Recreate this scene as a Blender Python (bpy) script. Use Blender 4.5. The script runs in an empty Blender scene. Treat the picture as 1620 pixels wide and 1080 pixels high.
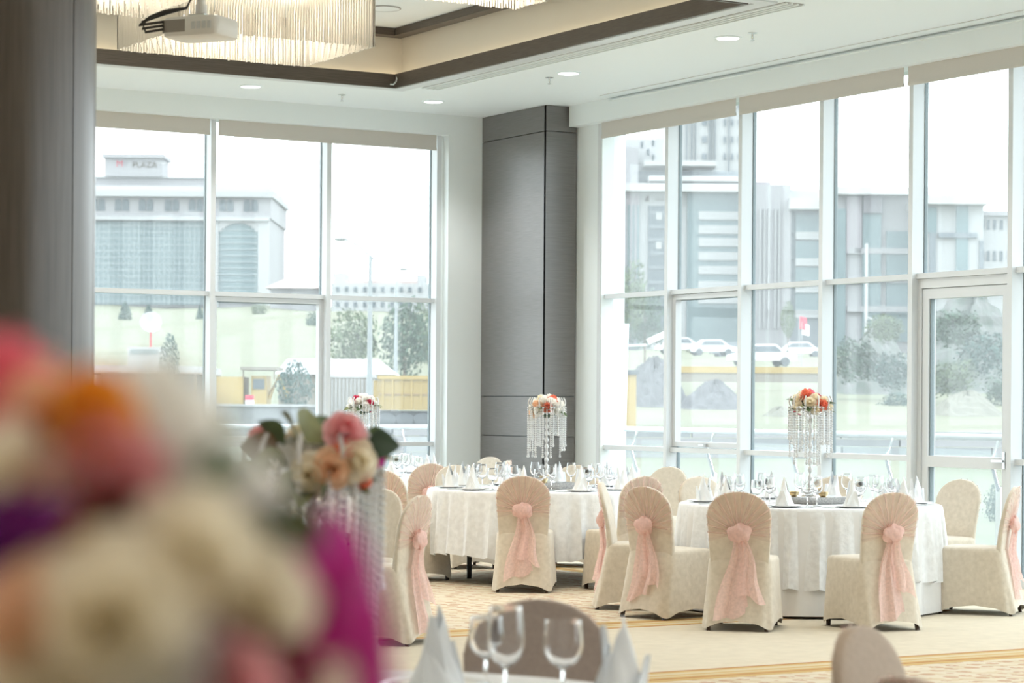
import bpy, math, random
from math import sin, cos, pi, radians, sqrt
from mathutils import Vector, Matrix

random.seed(7)
SC = bpy.context.scene
COL = SC.collection

# ------------------------------------------------------------------ camera
YAW = radians(30.69)            # view direction, clockwise from +Y
CAMZ = 1.48
FW = Vector((sin(YAW), cos(YAW), 0))
RT = Vector((cos(YAW), -sin(YAW), 0))
ROLL = 0.00676
cam_d = bpy.data.cameras.new('camera')
cam = bpy.data.objects.new('camera', cam_d)
COL.objects.link(cam)
cr = (RT + Vector((0, 0, ROLL))).normalized()
cu = (Vector((0, 0, 1)) - RT * ROLL).normalized()
M = Matrix((cr, cu, -FW)).transposed().to_4x4()
M.translation = (0, 0, CAMZ)
cam.matrix_world = M
cam_d.sensor_width = 36
cam_d.lens = 3700 / 1620 * 36
cam_d.shift_y = 96.3 / 1620
cam_d.clip_start = 0.05
cam_d.clip_end = 3000
cam_d.dof.use_dof = True
cam_d.dof.focus_distance = 18.5
cam_d.dof.aperture_fstop = 4.4
SC.camera = cam

# ------------------------------------------------------------------ world, exposure
SKY = 3.1
w = bpy.data.worlds.new('overcast_sky')
SC.world = w
w.use_nodes = True
bg = w.node_tree.nodes['Background']
bg.inputs[0].default_value = (0.90, 0.96, 1.0, 1)
bg.inputs[1].default_value = SKY
vs = SC.view_settings
vs.view_transform = 'Standard'
vs.look = 'None'
vs.exposure = 0.6
vs.gamma = 1.0
vs.use_curve_mapping = False
cy = SC.cycles
cy.max_bounces = 9
cy.diffuse_bounces = 5
cy.transparent_max_bounces = 24
cy.transmission_bounces = 9
cy.sample_clamp_indirect = 6
cy.caustics_reflective = False
cy.caustics_refractive = False
cy.use_denoising = True


def E(lat, d, z=0.0):           # place in the exterior: metres right of / ahead of the room axis
    return FW * d + RT * lat + Vector((0, 0, z))


def at(px, py, d):              # a point of the photograph at distance d
    u = (px - 810) / 3700
    v = (636.3 - py) / 3700
    return Vector((0, 0, CAMZ)) + (FW + (RT + Vector((0, 0, ROLL))) * u + (Vector((0, 0, 1)) - RT * ROLL) * v) * d


# ------------------------------------------------------------------ materials
MATS = {}


def nodes(name):
    m = bpy.data.materials.new(name)
    m.use_nodes = True
    nt = m.node_tree
    b = nt.nodes['Principled BSDF']
    MATS[name] = m
    return m, nt, b


def mat(name, c, rough=.5, metal=0., spec=.5, noise=0., nscale=40., bump=0., stretch=None, c2=None, sheen=0., trans=0., ior=1.45, coat=0., emit=None, estr=0.):
    m, nt, b = nodes(name)
    b.inputs['Base Color'].default_value = (*c, 1)
    b.inputs['Roughness'].default_value = rough
    b.inputs['Metallic'].default_value = metal
    b.inputs['Specular IOR Level'].default_value = spec
    b.inputs['IOR'].default_value = ior
    b.inputs['Transmission Weight'].default_value = trans
    b.inputs['Coat Weight'].default_value = coat
    if sheen:
        b.inputs['Sheen Weight'].default_value = sheen
        b.inputs['Sheen Roughness'].default_value = .4
    if emit:
        b.inputs['Emission Color'].default_value = (*emit, 1)
        b.inputs['Emission Strength'].default_value = estr
    if noise or bump:
        tc = nt.nodes.new('ShaderNodeTexCoord')
        mp = nt.nodes.new('ShaderNodeMapping')
        nt.links.new(tc.outputs['Object'], mp.inputs[0])
        if stretch:
            mp.inputs['Scale'].default_value = stretch
        n = nt.nodes.new('ShaderNodeTexNoise')
        n.inputs['Scale'].default_value = nscale
        n.inputs['Detail'].default_value = 4
        nt.links.new(mp.outputs[0], n.inputs['Vector'])
        if noise:
            r = nt.nodes.new('ShaderNodeValToRGB')
            r.color_ramp.elements[0].position = .3
            r.color_ramp.elements[1].position = .7
            k = c2 if c2 else tuple(max(0, v * (1 - noise)) for v in c)
            r.color_ramp.elements[0].color = (*k, 1)
            r.color_ramp.elements[1].color = (*c, 1)
            nt.links.new(n.outputs['Fac'], r.inputs[0])
            nt.links.new(r.outputs[0], b.inputs['Base Color'])
        if bump:
            bp = nt.nodes.new('ShaderNodeBump')
            bp.inputs['Strength'].default_value = bump
            bp.inputs['Distance'].default_value = .01
            nt.links.new(n.outputs['Fac'], bp.inputs['Height'])
            nt.links.new(bp.outputs[0], b.inputs['Normal'])
    return m


def sheer(name, c, alpha, attr=None):      # thin woven cloth that lets light through
    m, nt, b = nodes(name)
    out = nt.nodes['Material Output']
    nt.nodes.remove(b)
    d = nt.nodes.new('ShaderNodeBsdfDiffuse')
    t = nt.nodes.new('ShaderNodeBsdfTranslucent')
    g = nt.nodes.new('ShaderNodeBsdfTransparent')
    d.inputs[0].default_value = (*c, 1)
    t.inputs[0].default_value = (*c, 1)
    a = nt.nodes.new('ShaderNodeMixShader')
    a.inputs[0].default_value = .35
    nt.links.new(d.outputs[0], a.inputs[1])
    nt.links.new(t.outputs[0], a.inputs[2])
    x = nt.nodes.new('ShaderNodeMixShader')
    tc = nt.nodes.new('ShaderNodeTexCoord')
    n = nt.nodes.new('ShaderNodeTexNoise')
    n.inputs['Scale'].default_value = 60
    n.inputs['Detail'].default_value = 3
    r = nt.nodes.new('ShaderNodeMapRange')
    r.inputs[1].default_value = .3
    r.inputs[2].default_value = .7
    r.inputs[3].default_value = alpha - .08
    r.inputs[4].default_value = alpha + .08
    if attr:                     # denser where the cloth is gathered
        n = nt.nodes.new('ShaderNodeAttribute')
        n.attribute_name = attr
        r.inputs[1].default_value = 0
        r.inputs[2].default_value = 1
        r.inputs[3].default_value = alpha - .24
        r.inputs[4].default_value = alpha + .26
    else:
        nt.links.new(tc.outputs['Object'], n.inputs['Vector'])
    nt.links.new(n.outputs['Fac'], r.inputs[0])
    nt.links.new(r.outputs[0], x.inputs[0])
    nt.links.new(g.outputs[0], x.inputs[1])
    nt.links.new(a.outputs[0], x.inputs[2])
    nt.links.new(x.outputs[0], out.inputs[0])
    return m


def pane_mat(name, tint, haze, refl):   # float glass, whitish haze mixed in to wash out the view
    m, nt, b = nodes(name)
    out = nt.nodes['Material Output']
    nt.nodes.remove(b)
    g = nt.nodes.new('ShaderNodeBsdfTransparent')
    g.inputs[0].default_value = (*tint, 1)
    gl = nt.nodes.new('ShaderNodeBsdfGlossy')
    gl.inputs['Roughness'].default_value = .02
    fr = nt.nodes.new('ShaderNodeLayerWeight')     # same on both faces of the sheet
    fr.inputs['Blend'].default_value = .5
    pw = nt.nodes.new('ShaderNodeMath')
    pw.operation = 'POWER'
    pw.inputs[1].default_value = 4
    nt.links.new(fr.outputs['Facing'], pw.inputs[0])
    mu = nt.nodes.new('ShaderNodeMath')
    mu.operation = 'MULTIPLY_ADD'
    mu.inputs[1].default_value = refl
    mu.inputs[2].default_value = .02
    nt.links.new(pw.outputs[0], mu.inputs[0])
    a = nt.nodes.new('ShaderNodeMixShader')
    nt.links.new(mu.outputs[0], a.inputs[0])
    nt.links.new(g.outputs[0], a.inputs[1])
    nt.links.new(gl.outputs[0], a.inputs[2])
    t = nt.nodes.new('ShaderNodeBsdfTranslucent')
    t.inputs[0].default_value = (.93, .97, 1, 1)
    x = nt.nodes.new('ShaderNodeMixShader')
    x.inputs[0].default_value = haze
    nt.links.new(a.outputs[0], x.inputs[1])
    nt.links.new(t.outputs[0], x.inputs[2])
    nt.links.new(x.outputs[0], out.inputs[0])
    return m


def carpet_mat():
    m, nt, b = nodes('carpet')
    N = nt.nodes.new
    L = nt.links.new
    b.inputs['Roughness'].default_value = .95
    b.inputs['Specular IOR Level'].default_value = .1
    geo = N('ShaderNodeNewGeometry')
    sp = N('ShaderNodeSeparateXYZ')
    L(geo.outputs['Position'], sp.inputs[0])

    def mth(op, a, c):
        n = N('ShaderNodeMath')
        n.operation = op
        for i, v in enumerate((a, c)):
            if isinstance(v, (int, float)):
                n.inputs[i].default_value = v
            else:
                L(v, n.inputs[i])
        return n.outputs[0]
    X, Y = sp.outputs[0], sp.outputs[1]

    def inside(x0, x1, y0, y1):
        return mth('MINIMUM', mth('MINIMUM', mth('SUBTRACT', X, x0), mth('SUBTRACT', x1, X)), mth('MINIMUM', mth('SUBTRACT', Y, y0), mth('SUBTRACT', y1, Y)))
    d = mth('MAXIMUM', inside(-2, 11.35, 12.86, 21.6), inside(-2, 11.35, -3, 10.68))
    ramp = N('ShaderNodeValToRGB')
    cr_ = ramp.color_ramp
    cr_.interpolation = 'CONSTANT'
    cream = (.64, .58, .47, 1)
    gold = (.54, .38, .17, 1)
    rust = (.44, .21, .09, 1)
    sand = (.60, .51, .34, 1)
    # distance from the edge of the patterned field, 0..1 m shifted by .2
    stops = [(0, cream), (.200, rust), (.235, gold), (.285, sand), (.36, gold), (.40, sand), (.44, gold), (.49, rust), (.52, gold), (.60, cream)]
    cr_.elements[0].position = 0
    cr_.elements[0].color = cream
    cr_.elements[1].position = .2
    cr_.elements[1].color = rust
    for p_, c_ in stops[2:]:
        e = cr_.elements.new(p_)
        e.color = c_
    L(mth('ADD', d, .2), ramp.inputs[0])
    # ornament of the border and of the field
    tcv = N('ShaderNodeMapping')
    tcv.inputs['Scale'].default_value = (1, 1, 0)
    L(geo.outputs['Position'], tcv.inputs[0])
    vo = N('ShaderNodeTexVoronoi')
    vo.inputs['Scale'].default_value = 7.5
    vo.inputs['Randomness'].default_value = .35
    L(tcv.outputs[0], vo.inputs['Vector'])
    vo2 = N('ShaderNodeTexVoronoi')
    vo2.inputs['Scale'].default_value = 24
    L(tcv.outputs[0], vo2.inputs['Vector'])
    wave = N('ShaderNodeTexWave')
    wave.bands_direction = 'DIAGONAL'
    wave.inputs['Scale'].default_value = 2.2
    wave.inputs['Distortion'].default_value = 5
    wave.inputs['Detail'].default_value = 2
    wave.inputs['Detail Scale'].default_value = 3
    L(tcv.outputs[0], wave.inputs['Vector'])
    fieldm = mth('GREATER_THAN', d, .40)
    motif = mth('MULTIPLY', mth('LESS_THAN', vo.outputs['Distance'], .34), mth('GREATER_THAN', vo2.outputs['Distance'], .34))
    motif = mth('MULTIPLY', motif, fieldm)
    vine = mth('MULTIPLY', mth('MULTIPLY', mth('GREATER_THAN', wave.outputs['Fac'], .72), .55), fieldm)
    mx = N('ShaderNodeMixRGB')
    L(vine, mx.inputs[0])
    L(ramp.outputs[0], mx.inputs[1])
    mx.inputs[2].default_value = (.56, .45, .29, 1)
    mx2 = N('ShaderNodeMixRGB')
    L(mth('MULTIPLY', motif, .75), mx2.inputs[0])
    L(mx.outputs[0], mx2.inputs[1])
    mx2.inputs[2].default_value = (.47, .29, .20, 1)
    nz = N('ShaderNodeTexNoise')
    nz.inputs['Scale'].default_value = 9
    nz.inputs['Detail'].default_value = 8
    L(geo.outputs['Position'], nz.inputs['Vector'])
    mr = N('ShaderNodeMapRange')
    mr.inputs[3].default_value = .88
    mr.inputs[4].default_value = 1.1
    L(nz.outputs['Fac'], mr.inputs[0])
    mx3 = N('ShaderNodeMixRGB')
    mx3.blend_type = 'MULTIPLY'
    mx3.inputs[0].default_value = 1
    L(mx2.outputs[0], mx3.inputs[1])
    L(mr.outputs[0], mx3.inputs[2])
    L(mx3.outputs[0], b.inputs['Base Color'])
    n2 = N('ShaderNodeTexNoise')
    n2.inputs['Scale'].default_value = 300
    L(geo.outputs['Position'], n2.inputs['Vector'])
    bp = N('ShaderNodeBump')
    bp.inputs['Strength'].default_value = .25
    bp.inputs['Distance'].default_value = .004
    L(n2.outputs['Fac'], bp.inputs['Height'])
    L(bp.outputs[0], b.inputs['Normal'])
    return m


carpet_mat()
mat('white_paint', (0.820, 0.885, 0.905), .6)
mat('ceiling_white', (0.840, 0.900, 0.925), .55)
mat('cream_wall', (0.840, 0.800, 0.720), .7)
mat('beige_wall', (.72, .64, .54), .7)
mat('dark_wood', (.12, .10, .085), .4, spec=.5, noise=.35, nscale=6, stretch=(1, 1, 30), bump=.03)
mat('grey_wood', (0.20, 0.195, 0.195), .33, spec=.6, noise=.22, nscale=5, stretch=(1, 1, 45), bump=.03)
mat('brown_wood', (0.085, 0.070, 0.060), .28, spec=.6, noise=.3, nscale=40, stretch=(1, 1, .06), bump=.02)
mat('aluminium', (0.650, 0.685, 0.715), .38, metal=.0, spec=.6)
mat('gasket', (.22, .27, .29), .5)
mat('steel', (.75, .78, .80), .22, metal=1)
mat('chrome', (.9, .9, .9), .07, metal=1)
mat('blind_fabric', (0.620, 0.600, 0.565), .9, noise=.05, nscale=300)
pane_mat('window_glass', (.96, .985, .98), .06, .4)
pane_mat('rail_glass', (.95, .975, .97), .05, .5)
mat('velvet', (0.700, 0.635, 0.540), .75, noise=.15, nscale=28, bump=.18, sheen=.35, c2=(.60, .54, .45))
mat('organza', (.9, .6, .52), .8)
mat('velvet_shaded_dark', (.40, .33, .29), .75, noise=.12, nscale=60, bump=.15, sheen=.3, c2=(.36, .295, .26))  # velvet darkened in its colour for the backlit foreground chair
mat('velvet_shaded', (.50, .395, .31), .75, noise=.12, nscale=60, bump=.15, sheen=.3, c2=(.45, .355, .275))  # weaker backlit shade, also put into the velvet colour
sheer('sash_pink', (.95, .73, .69), .80)
sheer('sash_fan', (.88, .62, .57), .34, 'gather')
mat('cloth_white', (0.860, 0.885, 0.920), .7, noise=.13, nscale=24, bump=.4, sheen=.1)
mat('satin', (0.800, 0.810, 0.830), .35, noise=.06, nscale=8)
mat('napkin_white', (0.880, 0.910, 0.940), .75)
mat('black_metal', (.02, .02, .022), .4)
mat('leg_wood', (.06, .035, .022), .4)
mat('porcelain', (.90, .90, .90), .15)
mat('clear_glass', (1, 1, 1), 0, trans=1, ior=1.45)
mat('crystal', (.95, .96, .97), .08, spec=.9, trans=.22, ior=1.6)
mat('mirror_tray', (.62, .62, .62), .25, metal=1, noise=.5, nscale=90)
mat('gold_cup', (.75, .60, .36), .25, metal=1)
mat('lamp_white', (.95, .95, .93), .5, emit=(1, .97, .9), estr=5)
mat('lamp_warm', (1, .9, .7), .5, emit=(1, .84, .58), estr=7)
mat('led_warm', (1, .85, .6), .5, emit=(1, .80, .55), estr=2.0)
mat('rod_glass', (.93, .90, .83), .35, spec=.5, trans=.45, ior=1.2)
mat('projector_white', (.80, .80, .79), .45)
mat('projector_grey', (.30, .28, .26), .5)
mat('cable_black', (.03, .028, .026), .5)
mat('vent_grey', (.42, .42, .42), .5)
# flowers


def petal(name, c, rough=.6):
    m_, nt, b = nodes(name)
    out = nt.nodes['Material Output']
    b.inputs['Base Color'].default_value = (*c, 1)
    b.inputs['Roughness'].default_value = rough
    t_ = nt.nodes.new('ShaderNodeBsdfTranslucent')
    t_.inputs[0].default_value = (*[min(1, v * 1.1) for v in c], 1)
    x = nt.nodes.new('ShaderNodeMixShader')
    x.inputs[0].default_value = .48
    nt.links.new(b.outputs[0], x.inputs[1])
    nt.links.new(t_.outputs[0], x.inputs[2])
    nt.links.new(x.outputs[0], out.inputs[0])


petal('petal_white', (0.950, 0.930, 0.880), .6)
petal('petal_cream', (0.920, 0.850, 0.700), .6)
petal('petal_peach', (0.950, 0.670, 0.470), .6)
petal('petal_pink', (0.900, 0.260, 0.340), .6)
petal('petal_rose', (0.900, 0.500, 0.520), .6)
petal('petal_coral', (.85, .28, .18), .6)
petal('petal_red', (.62, .03, .10), .55)
petal('petal_crimson', (.42, .005, .10), .55)
petal('petal_magenta', (.60, .01, .30), .5)
petal('petal_purple', (.20, .01, .22), .5)
petal('petal_maroon', (.20, .006, .03), .55)
petal('petal_orange', (0.880, 0.420, 0.050), .6)
petal('petal_mustard', (.48, .26, .02), .6)
mat('leaf_green', (.10, .16, .06), .5, noise=.3, nscale=30)
mat('leaf_olive', (.24, .27, .11), .55, noise=.3, nscale=30)
mat('leaf_dark', (.03, .06, .03), .5)
mat('leaf_brown', (.20, .12, .06), .6)
# exterior
mat('lawn', (.098, .108, .06), .9, noise=.4, nscale=.35, c2=(.14, .136, .09))
mat('dirt', (.15, .15, .148), .95, noise=.5, nscale=2.2, c2=(.07, .09, .075), bump=.4)
mat('sand', (0.170, 0.165, 0.135), .95, noise=.2, nscale=3, bump=.3)
mat('gravel', (0.130, 0.130, 0.140), .95, noise=.55, nscale=5, bump=.6)
mat('asphalt', (.26, .27, .29), .9)
mat('paving', (0.190, 0.200, 0.210), .85, noise=.12, nscale=2)
mat('stone_pale', (0.235, 0.232, 0.242), .8)
mat('stone_white', (0.295, 0.300, 0.305), .8)
mat('stone_pink', (0.205, 0.188, 0.203), .8)
mat('stone_grey', (0.130, 0.148, 0.165), .8)
mat('roof_white', (0.330, 0.330, 0.330), .8)
mat('roof_red', (.34, .26, .24), .8)
mat('curtain_glass', (0.095, 0.145, 0.155), .35, noise=.25, nscale=.25, c2=(.07, .11, .12))
mat('far_window', (0.050, 0.068, 0.080), .4)
mat('mullion_pale', (0.170, 0.210, 0.220), .6)
mat('sign_red', (0.350, 0.020, 0.050), .6)
mat('sign_dark', (0.050, 0.035, 0.020), .6)
mat('sign_blue', (.03, .10, .30), .6)
mat('tree_green', (0.055, 0.105, 0.065), .8, noise=.5, nscale=1.5)
mat('tree_light', (0.105, 0.145, 0.075), .8, noise=.4, nscale=1.5)
mat('tree_teal', (0.040, 0.095, 0.080), .8, noise=.4, nscale=1.5)
mat('bark', (.14, .11, .08), .9)
mat('truck_yellow', (0.310, 0.215, 0.060), .5)
mat('truck_dark', (.06, .07, .08), .6)
mat('container_tan', (0.200, 0.180, 0.150), .7)
mat('tent_white', (0.360, 0.360, 0.365), .7)
mat('wood_post', (.20, .16, .12), .8)
mat('lamp_grey', (.22, .24, .25), .5)
mat('car_white', (0.500, 0.500, 0.500), .2)
mat('car_dark', (.10, .12, .14), .2)
mat('flag_red', (.70, .04, .08), .7)
mat('flag_white', (.85, .85, .85), .7)


# ------------------------------------------------------------------ mesh building
class MB:
    def __init__(s):
        s.v = []
        s.f = []

    def add(s, vs_, fs):
        o = len(s.v)
        s.v += [tuple(v) for v in vs_]
        s.f += [tuple(i + o for i in f) for f in fs]
        return s

    def box(s, x0, x1, y0, y1, z0, z1, rot=None, org=None):
        vs_ = [Vector((x, y, z)) for x in (x0, x1) for y in (y0, y1) for z in (z0, z1)]
        if rot is not None:
            vs_ = [rot @ v for v in vs_]
        if org is not None:
            vs_ = [v + org for v in vs_]
        return s.add(vs_, [(0, 1, 3, 2), (4, 6, 7, 5), (0, 4, 5, 1), (2, 3, 7, 6), (0, 2, 6, 4), (1, 5, 7, 3)])

    def lathe(s, prof, n=20, cx=0, cy=0, cap=True):
        o = [(cx + r * cos(2 * pi * i / n), cy + r * sin(2 * pi * i / n), z) for r, z in prof for i in range(n)]
        f = [(j * n + i, j * n + (i + 1) % n, (j + 1) * n + (i + 1) % n, (j + 1) * n + i) for j in range(len(prof) - 1) for i in range(n)]
        if cap:
            f.append(tuple(range(n - 1, -1, -1)))
            f.append(tuple((len(prof) - 1) * n + i for i in range(n)))
        return s.add(o, f)

    def tube(s, pts, r, n=8):
        pts = [Vector(p) for p in pts]
        rs = r if isinstance(r, (list, tuple)) else [r] * len(pts)
        o = []
        for i, p in enumerate(pts):
            d = (pts[min(i + 1, len(pts) - 1)] - pts[max(i - 1, 0)]).normalized()
            a = d.cross(Vector((0, 0, 1)) if abs(d.z) < .9 else Vector((1, 0, 0))).normalized()
            b = d.cross(a)
            for k in range(n):
                t = 2 * pi * k / n
                o.append(p + (a * cos(t) + b * sin(t)) * rs[i])
        f = [(j * n + k, j * n + (k + 1) % n, (j + 1) * n + (k + 1) % n, (j + 1) * n + k) for j in range(len(pts) - 1) for k in range(n)]
        f.append(tuple(range(n)))
        f.append(tuple((len(pts) - 1) * n + k for k in range(n - 1, -1, -1)))
        return s.add(o, f)

    def loft(s, rings, cap0=True, cap1=True):
        n = len(rings[0])
        o = [p for r in rings for p in r]
        f = [(j * n + k, j * n + (k + 1) % n, (j + 1) * n + (k + 1) % n, (j + 1) * n + k) for j in range(len(rings) - 1) for k in range(n)]
        if cap0:
            f.append(tuple(range(n - 1, -1, -1)))
        if cap1:
            f.append(tuple((len(rings) - 1) * n + k for k in range(n)))
        return s.add(o, f)

    def grid(s, P, nu, nv, close=False):
        o = [P(i, j) for j in range(nv + 1) for i in range(nu + (0 if close else 1))]
        m_ = nu if close else nu + 1
        f = []
        for j in range(nv):
            for i in range(nu):
                i2 = (i + 1) % m_
                f.append((j * m_ + i, j * m_ + i2, (j + 1) * m_ + i2, (j + 1) * m_ + i))
        return s.add(o, f)

    def ball(s, c, r, n=6, m_=4, sz=1.0):
        pr = [(max(1e-4, r * sin(pi * j / m_)), -r * sz * cos(pi * j / m_)) for j in range(m_ + 1)]
        o = [(c[0] + q * cos(2 * pi * i / n), c[1] + q * sin(2 * pi * i / n), c[2] + z) for q, z in pr for i in range(n)]
        f = [(j * n + i, j * n + (i + 1) % n, (j + 1) * n + (i + 1) % n, (j + 1) * n + i) for j in range(m_) for i in range(n)]
        return s.add(o, f)

    def mesh(s, name, m, smooth=False):
        me = bpy.data.meshes.new(name)
        me.from_pydata(s.v, [], s.f)
        me.materials.append(MATS[m] if isinstance(m, str) else m)
        if smooth:
            me.polygons.foreach_set('use_smooth', [True] * len(me.polygons))
            try:
                me.set_sharp_from_angle(angle=radians(50))
            except Exception:
                pass
        me.update()
        return me

    def obj(s, name, m, parent=None, smooth=False, loc=None, rz=None):
        return inst(name, s.mesh(name, m, smooth), parent, loc, rz)


def inst(name, me, parent=None, loc=None, rz=None, rot=None):
    o = bpy.data.objects.new(name, me)
    COL.objects.link(o)
    if parent is not None:
        o.parent = parent
    if loc is not None:
        o.location = loc
    if rz is not None:
        o.rotation_euler = (0, 0, rz)
    if rot is not None:
        o.rotation_euler = rot
    return o


def tag(o, label, cat, group=None):
    o['label'] = label
    o['category'] = cat
    if group:
        o['group'] = group
    return o


def thing(name, label, cat, loc=(0, 0, 0), rz=0., group=None):
    o = inst(name, None, None, loc, rz)
    o.empty_display_size = .1
    return tag(o, label, cat, group)


def struct(o):
    o['kind'] = 'structure'
    return o


def copy_tree(o, parent=None):
    c = o.copy()
    COL.objects.link(c)
    c.parent = parent
    for ch in o.children:
        copy_tree(ch, c)
    return c


ORD = ['first', 'second', 'third', 'fourth', 'fifth', 'sixth', 'seventh', 'eighth', 'ninth', 'tenth', 'eleventh', 'twelfth', 'thirteenth', 'fourteenth', 'fifteenth', 'sixteenth', 'seventeenth', 'eighteenth', 'nineteenth', 'twentieth', 'twenty-first', 'twenty-second', 'twenty-third', 'twenty-fourth']


def order_labels(objs, fmt):     # objs counted from the left of the view
    def key(o):
        p = Vector(o.location) - Vector((0, 0, CAMZ))
        return p.dot(RT) / max(.1, p.dot(FW))
    for i, o in enumerate(sorted(objs, key=key)):
        o['label'] = fmt.format(ORD[i])


def rounded(w, y0, y1, z, n=40, e=5.0):
    cyy = (y0 + y1) / 2
    h = (y1 - y0) / 2
    o = []
    for i in range(n):
        t = 2 * pi * i / n
        c_, s_ = cos(t), sin(t)
        o.append((w * math.copysign(abs(c_) ** (2 / e), c_), cyy + h * math.copysign(abs(s_) ** (2 / e), s_), z))
    return o


# ------------------------------------------------------------------ room shell
XR, YB, ZC = 13.2, 22.39, 4.605       # right window line, back window line, ceiling
ZB = 4.386                             # underside of the bulkheads
ZM, ZL = 2.611, 1.044                  # top of the two transoms
X0, Y0 = -4.0, -4.0

struct(MB().box(X0, XR + .35, Y0, YB + .35, -.15, 0).obj('floor', 'carpet'))

CO = [(2.4, 10.87, 14.74, 20.62), (2.4, 10.87, 4.4, 10.3)]   # recesses x0,x1,y0,y1
m = MB()
xs = [X0, 2.4, 10.87, XR + .4]
ys = [Y0, 4.4, 10.3, 14.74, 20.62, YB + .4]
for i in range(3):
    for j in range(5):
        if i == 1 and j in (1, 3):
            continue
        m.box(xs[i], xs[i + 1], ys[j], ys[j + 1], ZC, ZC + .10)
ceil = struct(m.obj('ceiling', 'ceiling_white'))

# recess walls, rim and top
for k, (a, b, c, d) in enumerate(CO):
    e = .14
    zt = 5.19
    m = MB()
    m.box(a - e - .05, b + e + .05, c - e - .05, c - e, ZC + .1, zt)
    m.box(a - e - .05, b + e + .05, d + e, d + e + .05, ZC + .1, zt)
    m.box(a - e - .05, a - e, c - e, d + e, ZC + .1, zt)
    m.box(b + e, b + e + .05, c - e, d + e, ZC + .1, zt)
    m.obj('recess_wall', 'cream_wall', ceil)
    MB().box(a - e - .05, b + e + .05, c - e - .05, d + e + .05, zt, zt + .08).obj('recess_top', 'ceiling_white', ceil)
    for nm, z0, z1, o_, t_, mt in (('recess_rim', ZC - .012, ZC + .125, -.032, .03, 'dark_wood'), ('recess_cornice', zt - .075, zt - .004, -.03, .14, 'dark_wood')):
        p = o_
        for (u0, u1, v0, v1) in ((a - p - t_, b + p + t_, c - p - t_, c - p), (a - p - t_, b + p + t_, d + p, d + p + t_), (a - p - t_, a - p, c - p, d + p), (b + p, b + p + t_, c - p, d + p)):
            MB().box(u0, u1, v0, v1, z0, z1).obj(nm, mt, ceil)
    # polished strip framing the opening
    t_ = .16
    for (u0, u1, v0, v1) in ((a - t_, b + t_, c - t_, c - .03), (a - t_, b + t_, d + .03, d + t_), (a - t_, a - .03, c - .03, d + .03), (b + .03, b + t_, c - .03, d + .03)):
        MB().box(u0, u1, v0, v1, ZC - .010, ZC).obj('recess_frame', 'aluminium', ceil)
    # warm light strip lying behind the rim
    for (u0, u1, v0, v1) in ((a - .10, b + .10, d + .06, d + .09), (b + .06, b + .09, c, d), (a - .10, b + .10, c - .09, c - .06)):
        MB().box(u0, u1, v0, v1, ZC + .102, ZC + .112).obj('light_strip', 'led_warm', ceil)

# walls out of view close the room
struct(MB().box(X0 - .2, X0, Y0, YB, 0, ZC).obj('wall_left', 'beige_wall'))
struct(MB().box(X0, XR + .3, Y0 - .2, Y0, 0, ZC).obj('wall_front', 'beige_wall'))

# back wall: bulkhead, pier beside the column, window
wb = struct(MB().box(12.40, XR + .4, 22.28, 22.62, 0, ZC).obj('wall_back', 'white_paint'))
MB().box(X0, 12.40, 22.28, 22.62, ZB, ZC).obj('bulkhead', 'white_paint', wb)
MB().box(12.36, 12.40, 22.40, 22.60, 0, ZB).obj('reveal', 'white_paint', wb)
# right wall
wr = struct(MB().box(XR + .01, XR + .30, 20.45, 22.28, 0, ZC).obj('wall_right', 'white_paint'))
MB().box(13.08, XR + .30, Y0, 20.90, ZB, ZC).obj('bulkhead', 'white_paint', wr)
MB().box(13.05, 13.08, 12.0, 20.1, ZC - .035, ZC - .022).obj('bulkhead_ledge', 'white_paint', wr)

# grey clad column in the corner
colm = struct(inst('column_clad', None))
colm['label'] = 'grey-brown wood panelled column between the two window walls'
MB().box(12.86, 13.25, 20.97, 22.28, 0, ZC).obj('core', 'gasket', colm)
zj = [0, 1.12, 1.545, 4.33, ZC]
for i in range(4):
    MB().box(12.82, 12.86, 20.935, 22.275, zj[i] + .004, zj[i + 1] - .004).obj('panel', 'grey_wood', colm)
    MB().box(12.82, 13.195, 20.93, 20.97, zj[i] + .004, zj[i + 1] - .004).obj('panel', 'grey_wood', colm)

# round clad column near the camera
cc = E(-2.205, 9.5)
rc = struct(inst('column_round', None, None, cc))
rc['label'] = 'dark brown round wood clad column at the left edge'
MB().lathe([(.47, 0), (.47, ZC)], 40).obj('core', 'gasket', rc, True)
for k in range(6):
    a0 = 2 * pi * k / 6 - .96
    m = MB()
    n = 10
    ring = lambda r, z: [(r * cos(a0 + (2 * pi / 6 - .012) * i / n), r * sin(a0 + (2 * pi / 6 - .012) * i / n), z) for i in range(n + 1)]
    A, B, C, D = ring(.5, .0), ring(.5, ZC - .003), ring(.472, .0), ring(.472, ZC - .003)
    f = []
    for i in range(n):
        f += [(i, i + 1, n + 1 + i + 1, n + 1 + i), (2 * n + 2 + i + 1, 2 * n + 2 + i, 3 * n + 3 + i, 3 * n + 3 + i + 1)]
    f += [(0, n + 1, 3 * n + 3, 2 * n + 2), (n, 3 * n + 2, 4 * n + 3, 2 * n + 1)]
    m.add(A + B + C + D, f)
    m.obj('panel', 'brown_wood', rc, True)


# ------------------------------------------------------------------ windows
def bar(name, parent, along, p0, p1, q0, q1, z0, z1, mt='aluminium'):
    # p along the wall, q through the wall
    b = MB()
    if along == 'y':
        b.box(q0, q1, p0, p1, z0, z1)
    else:
        b.box(p0, p1, q0, q1, z0, z1)
    return b.obj(name, mt, parent)


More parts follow.
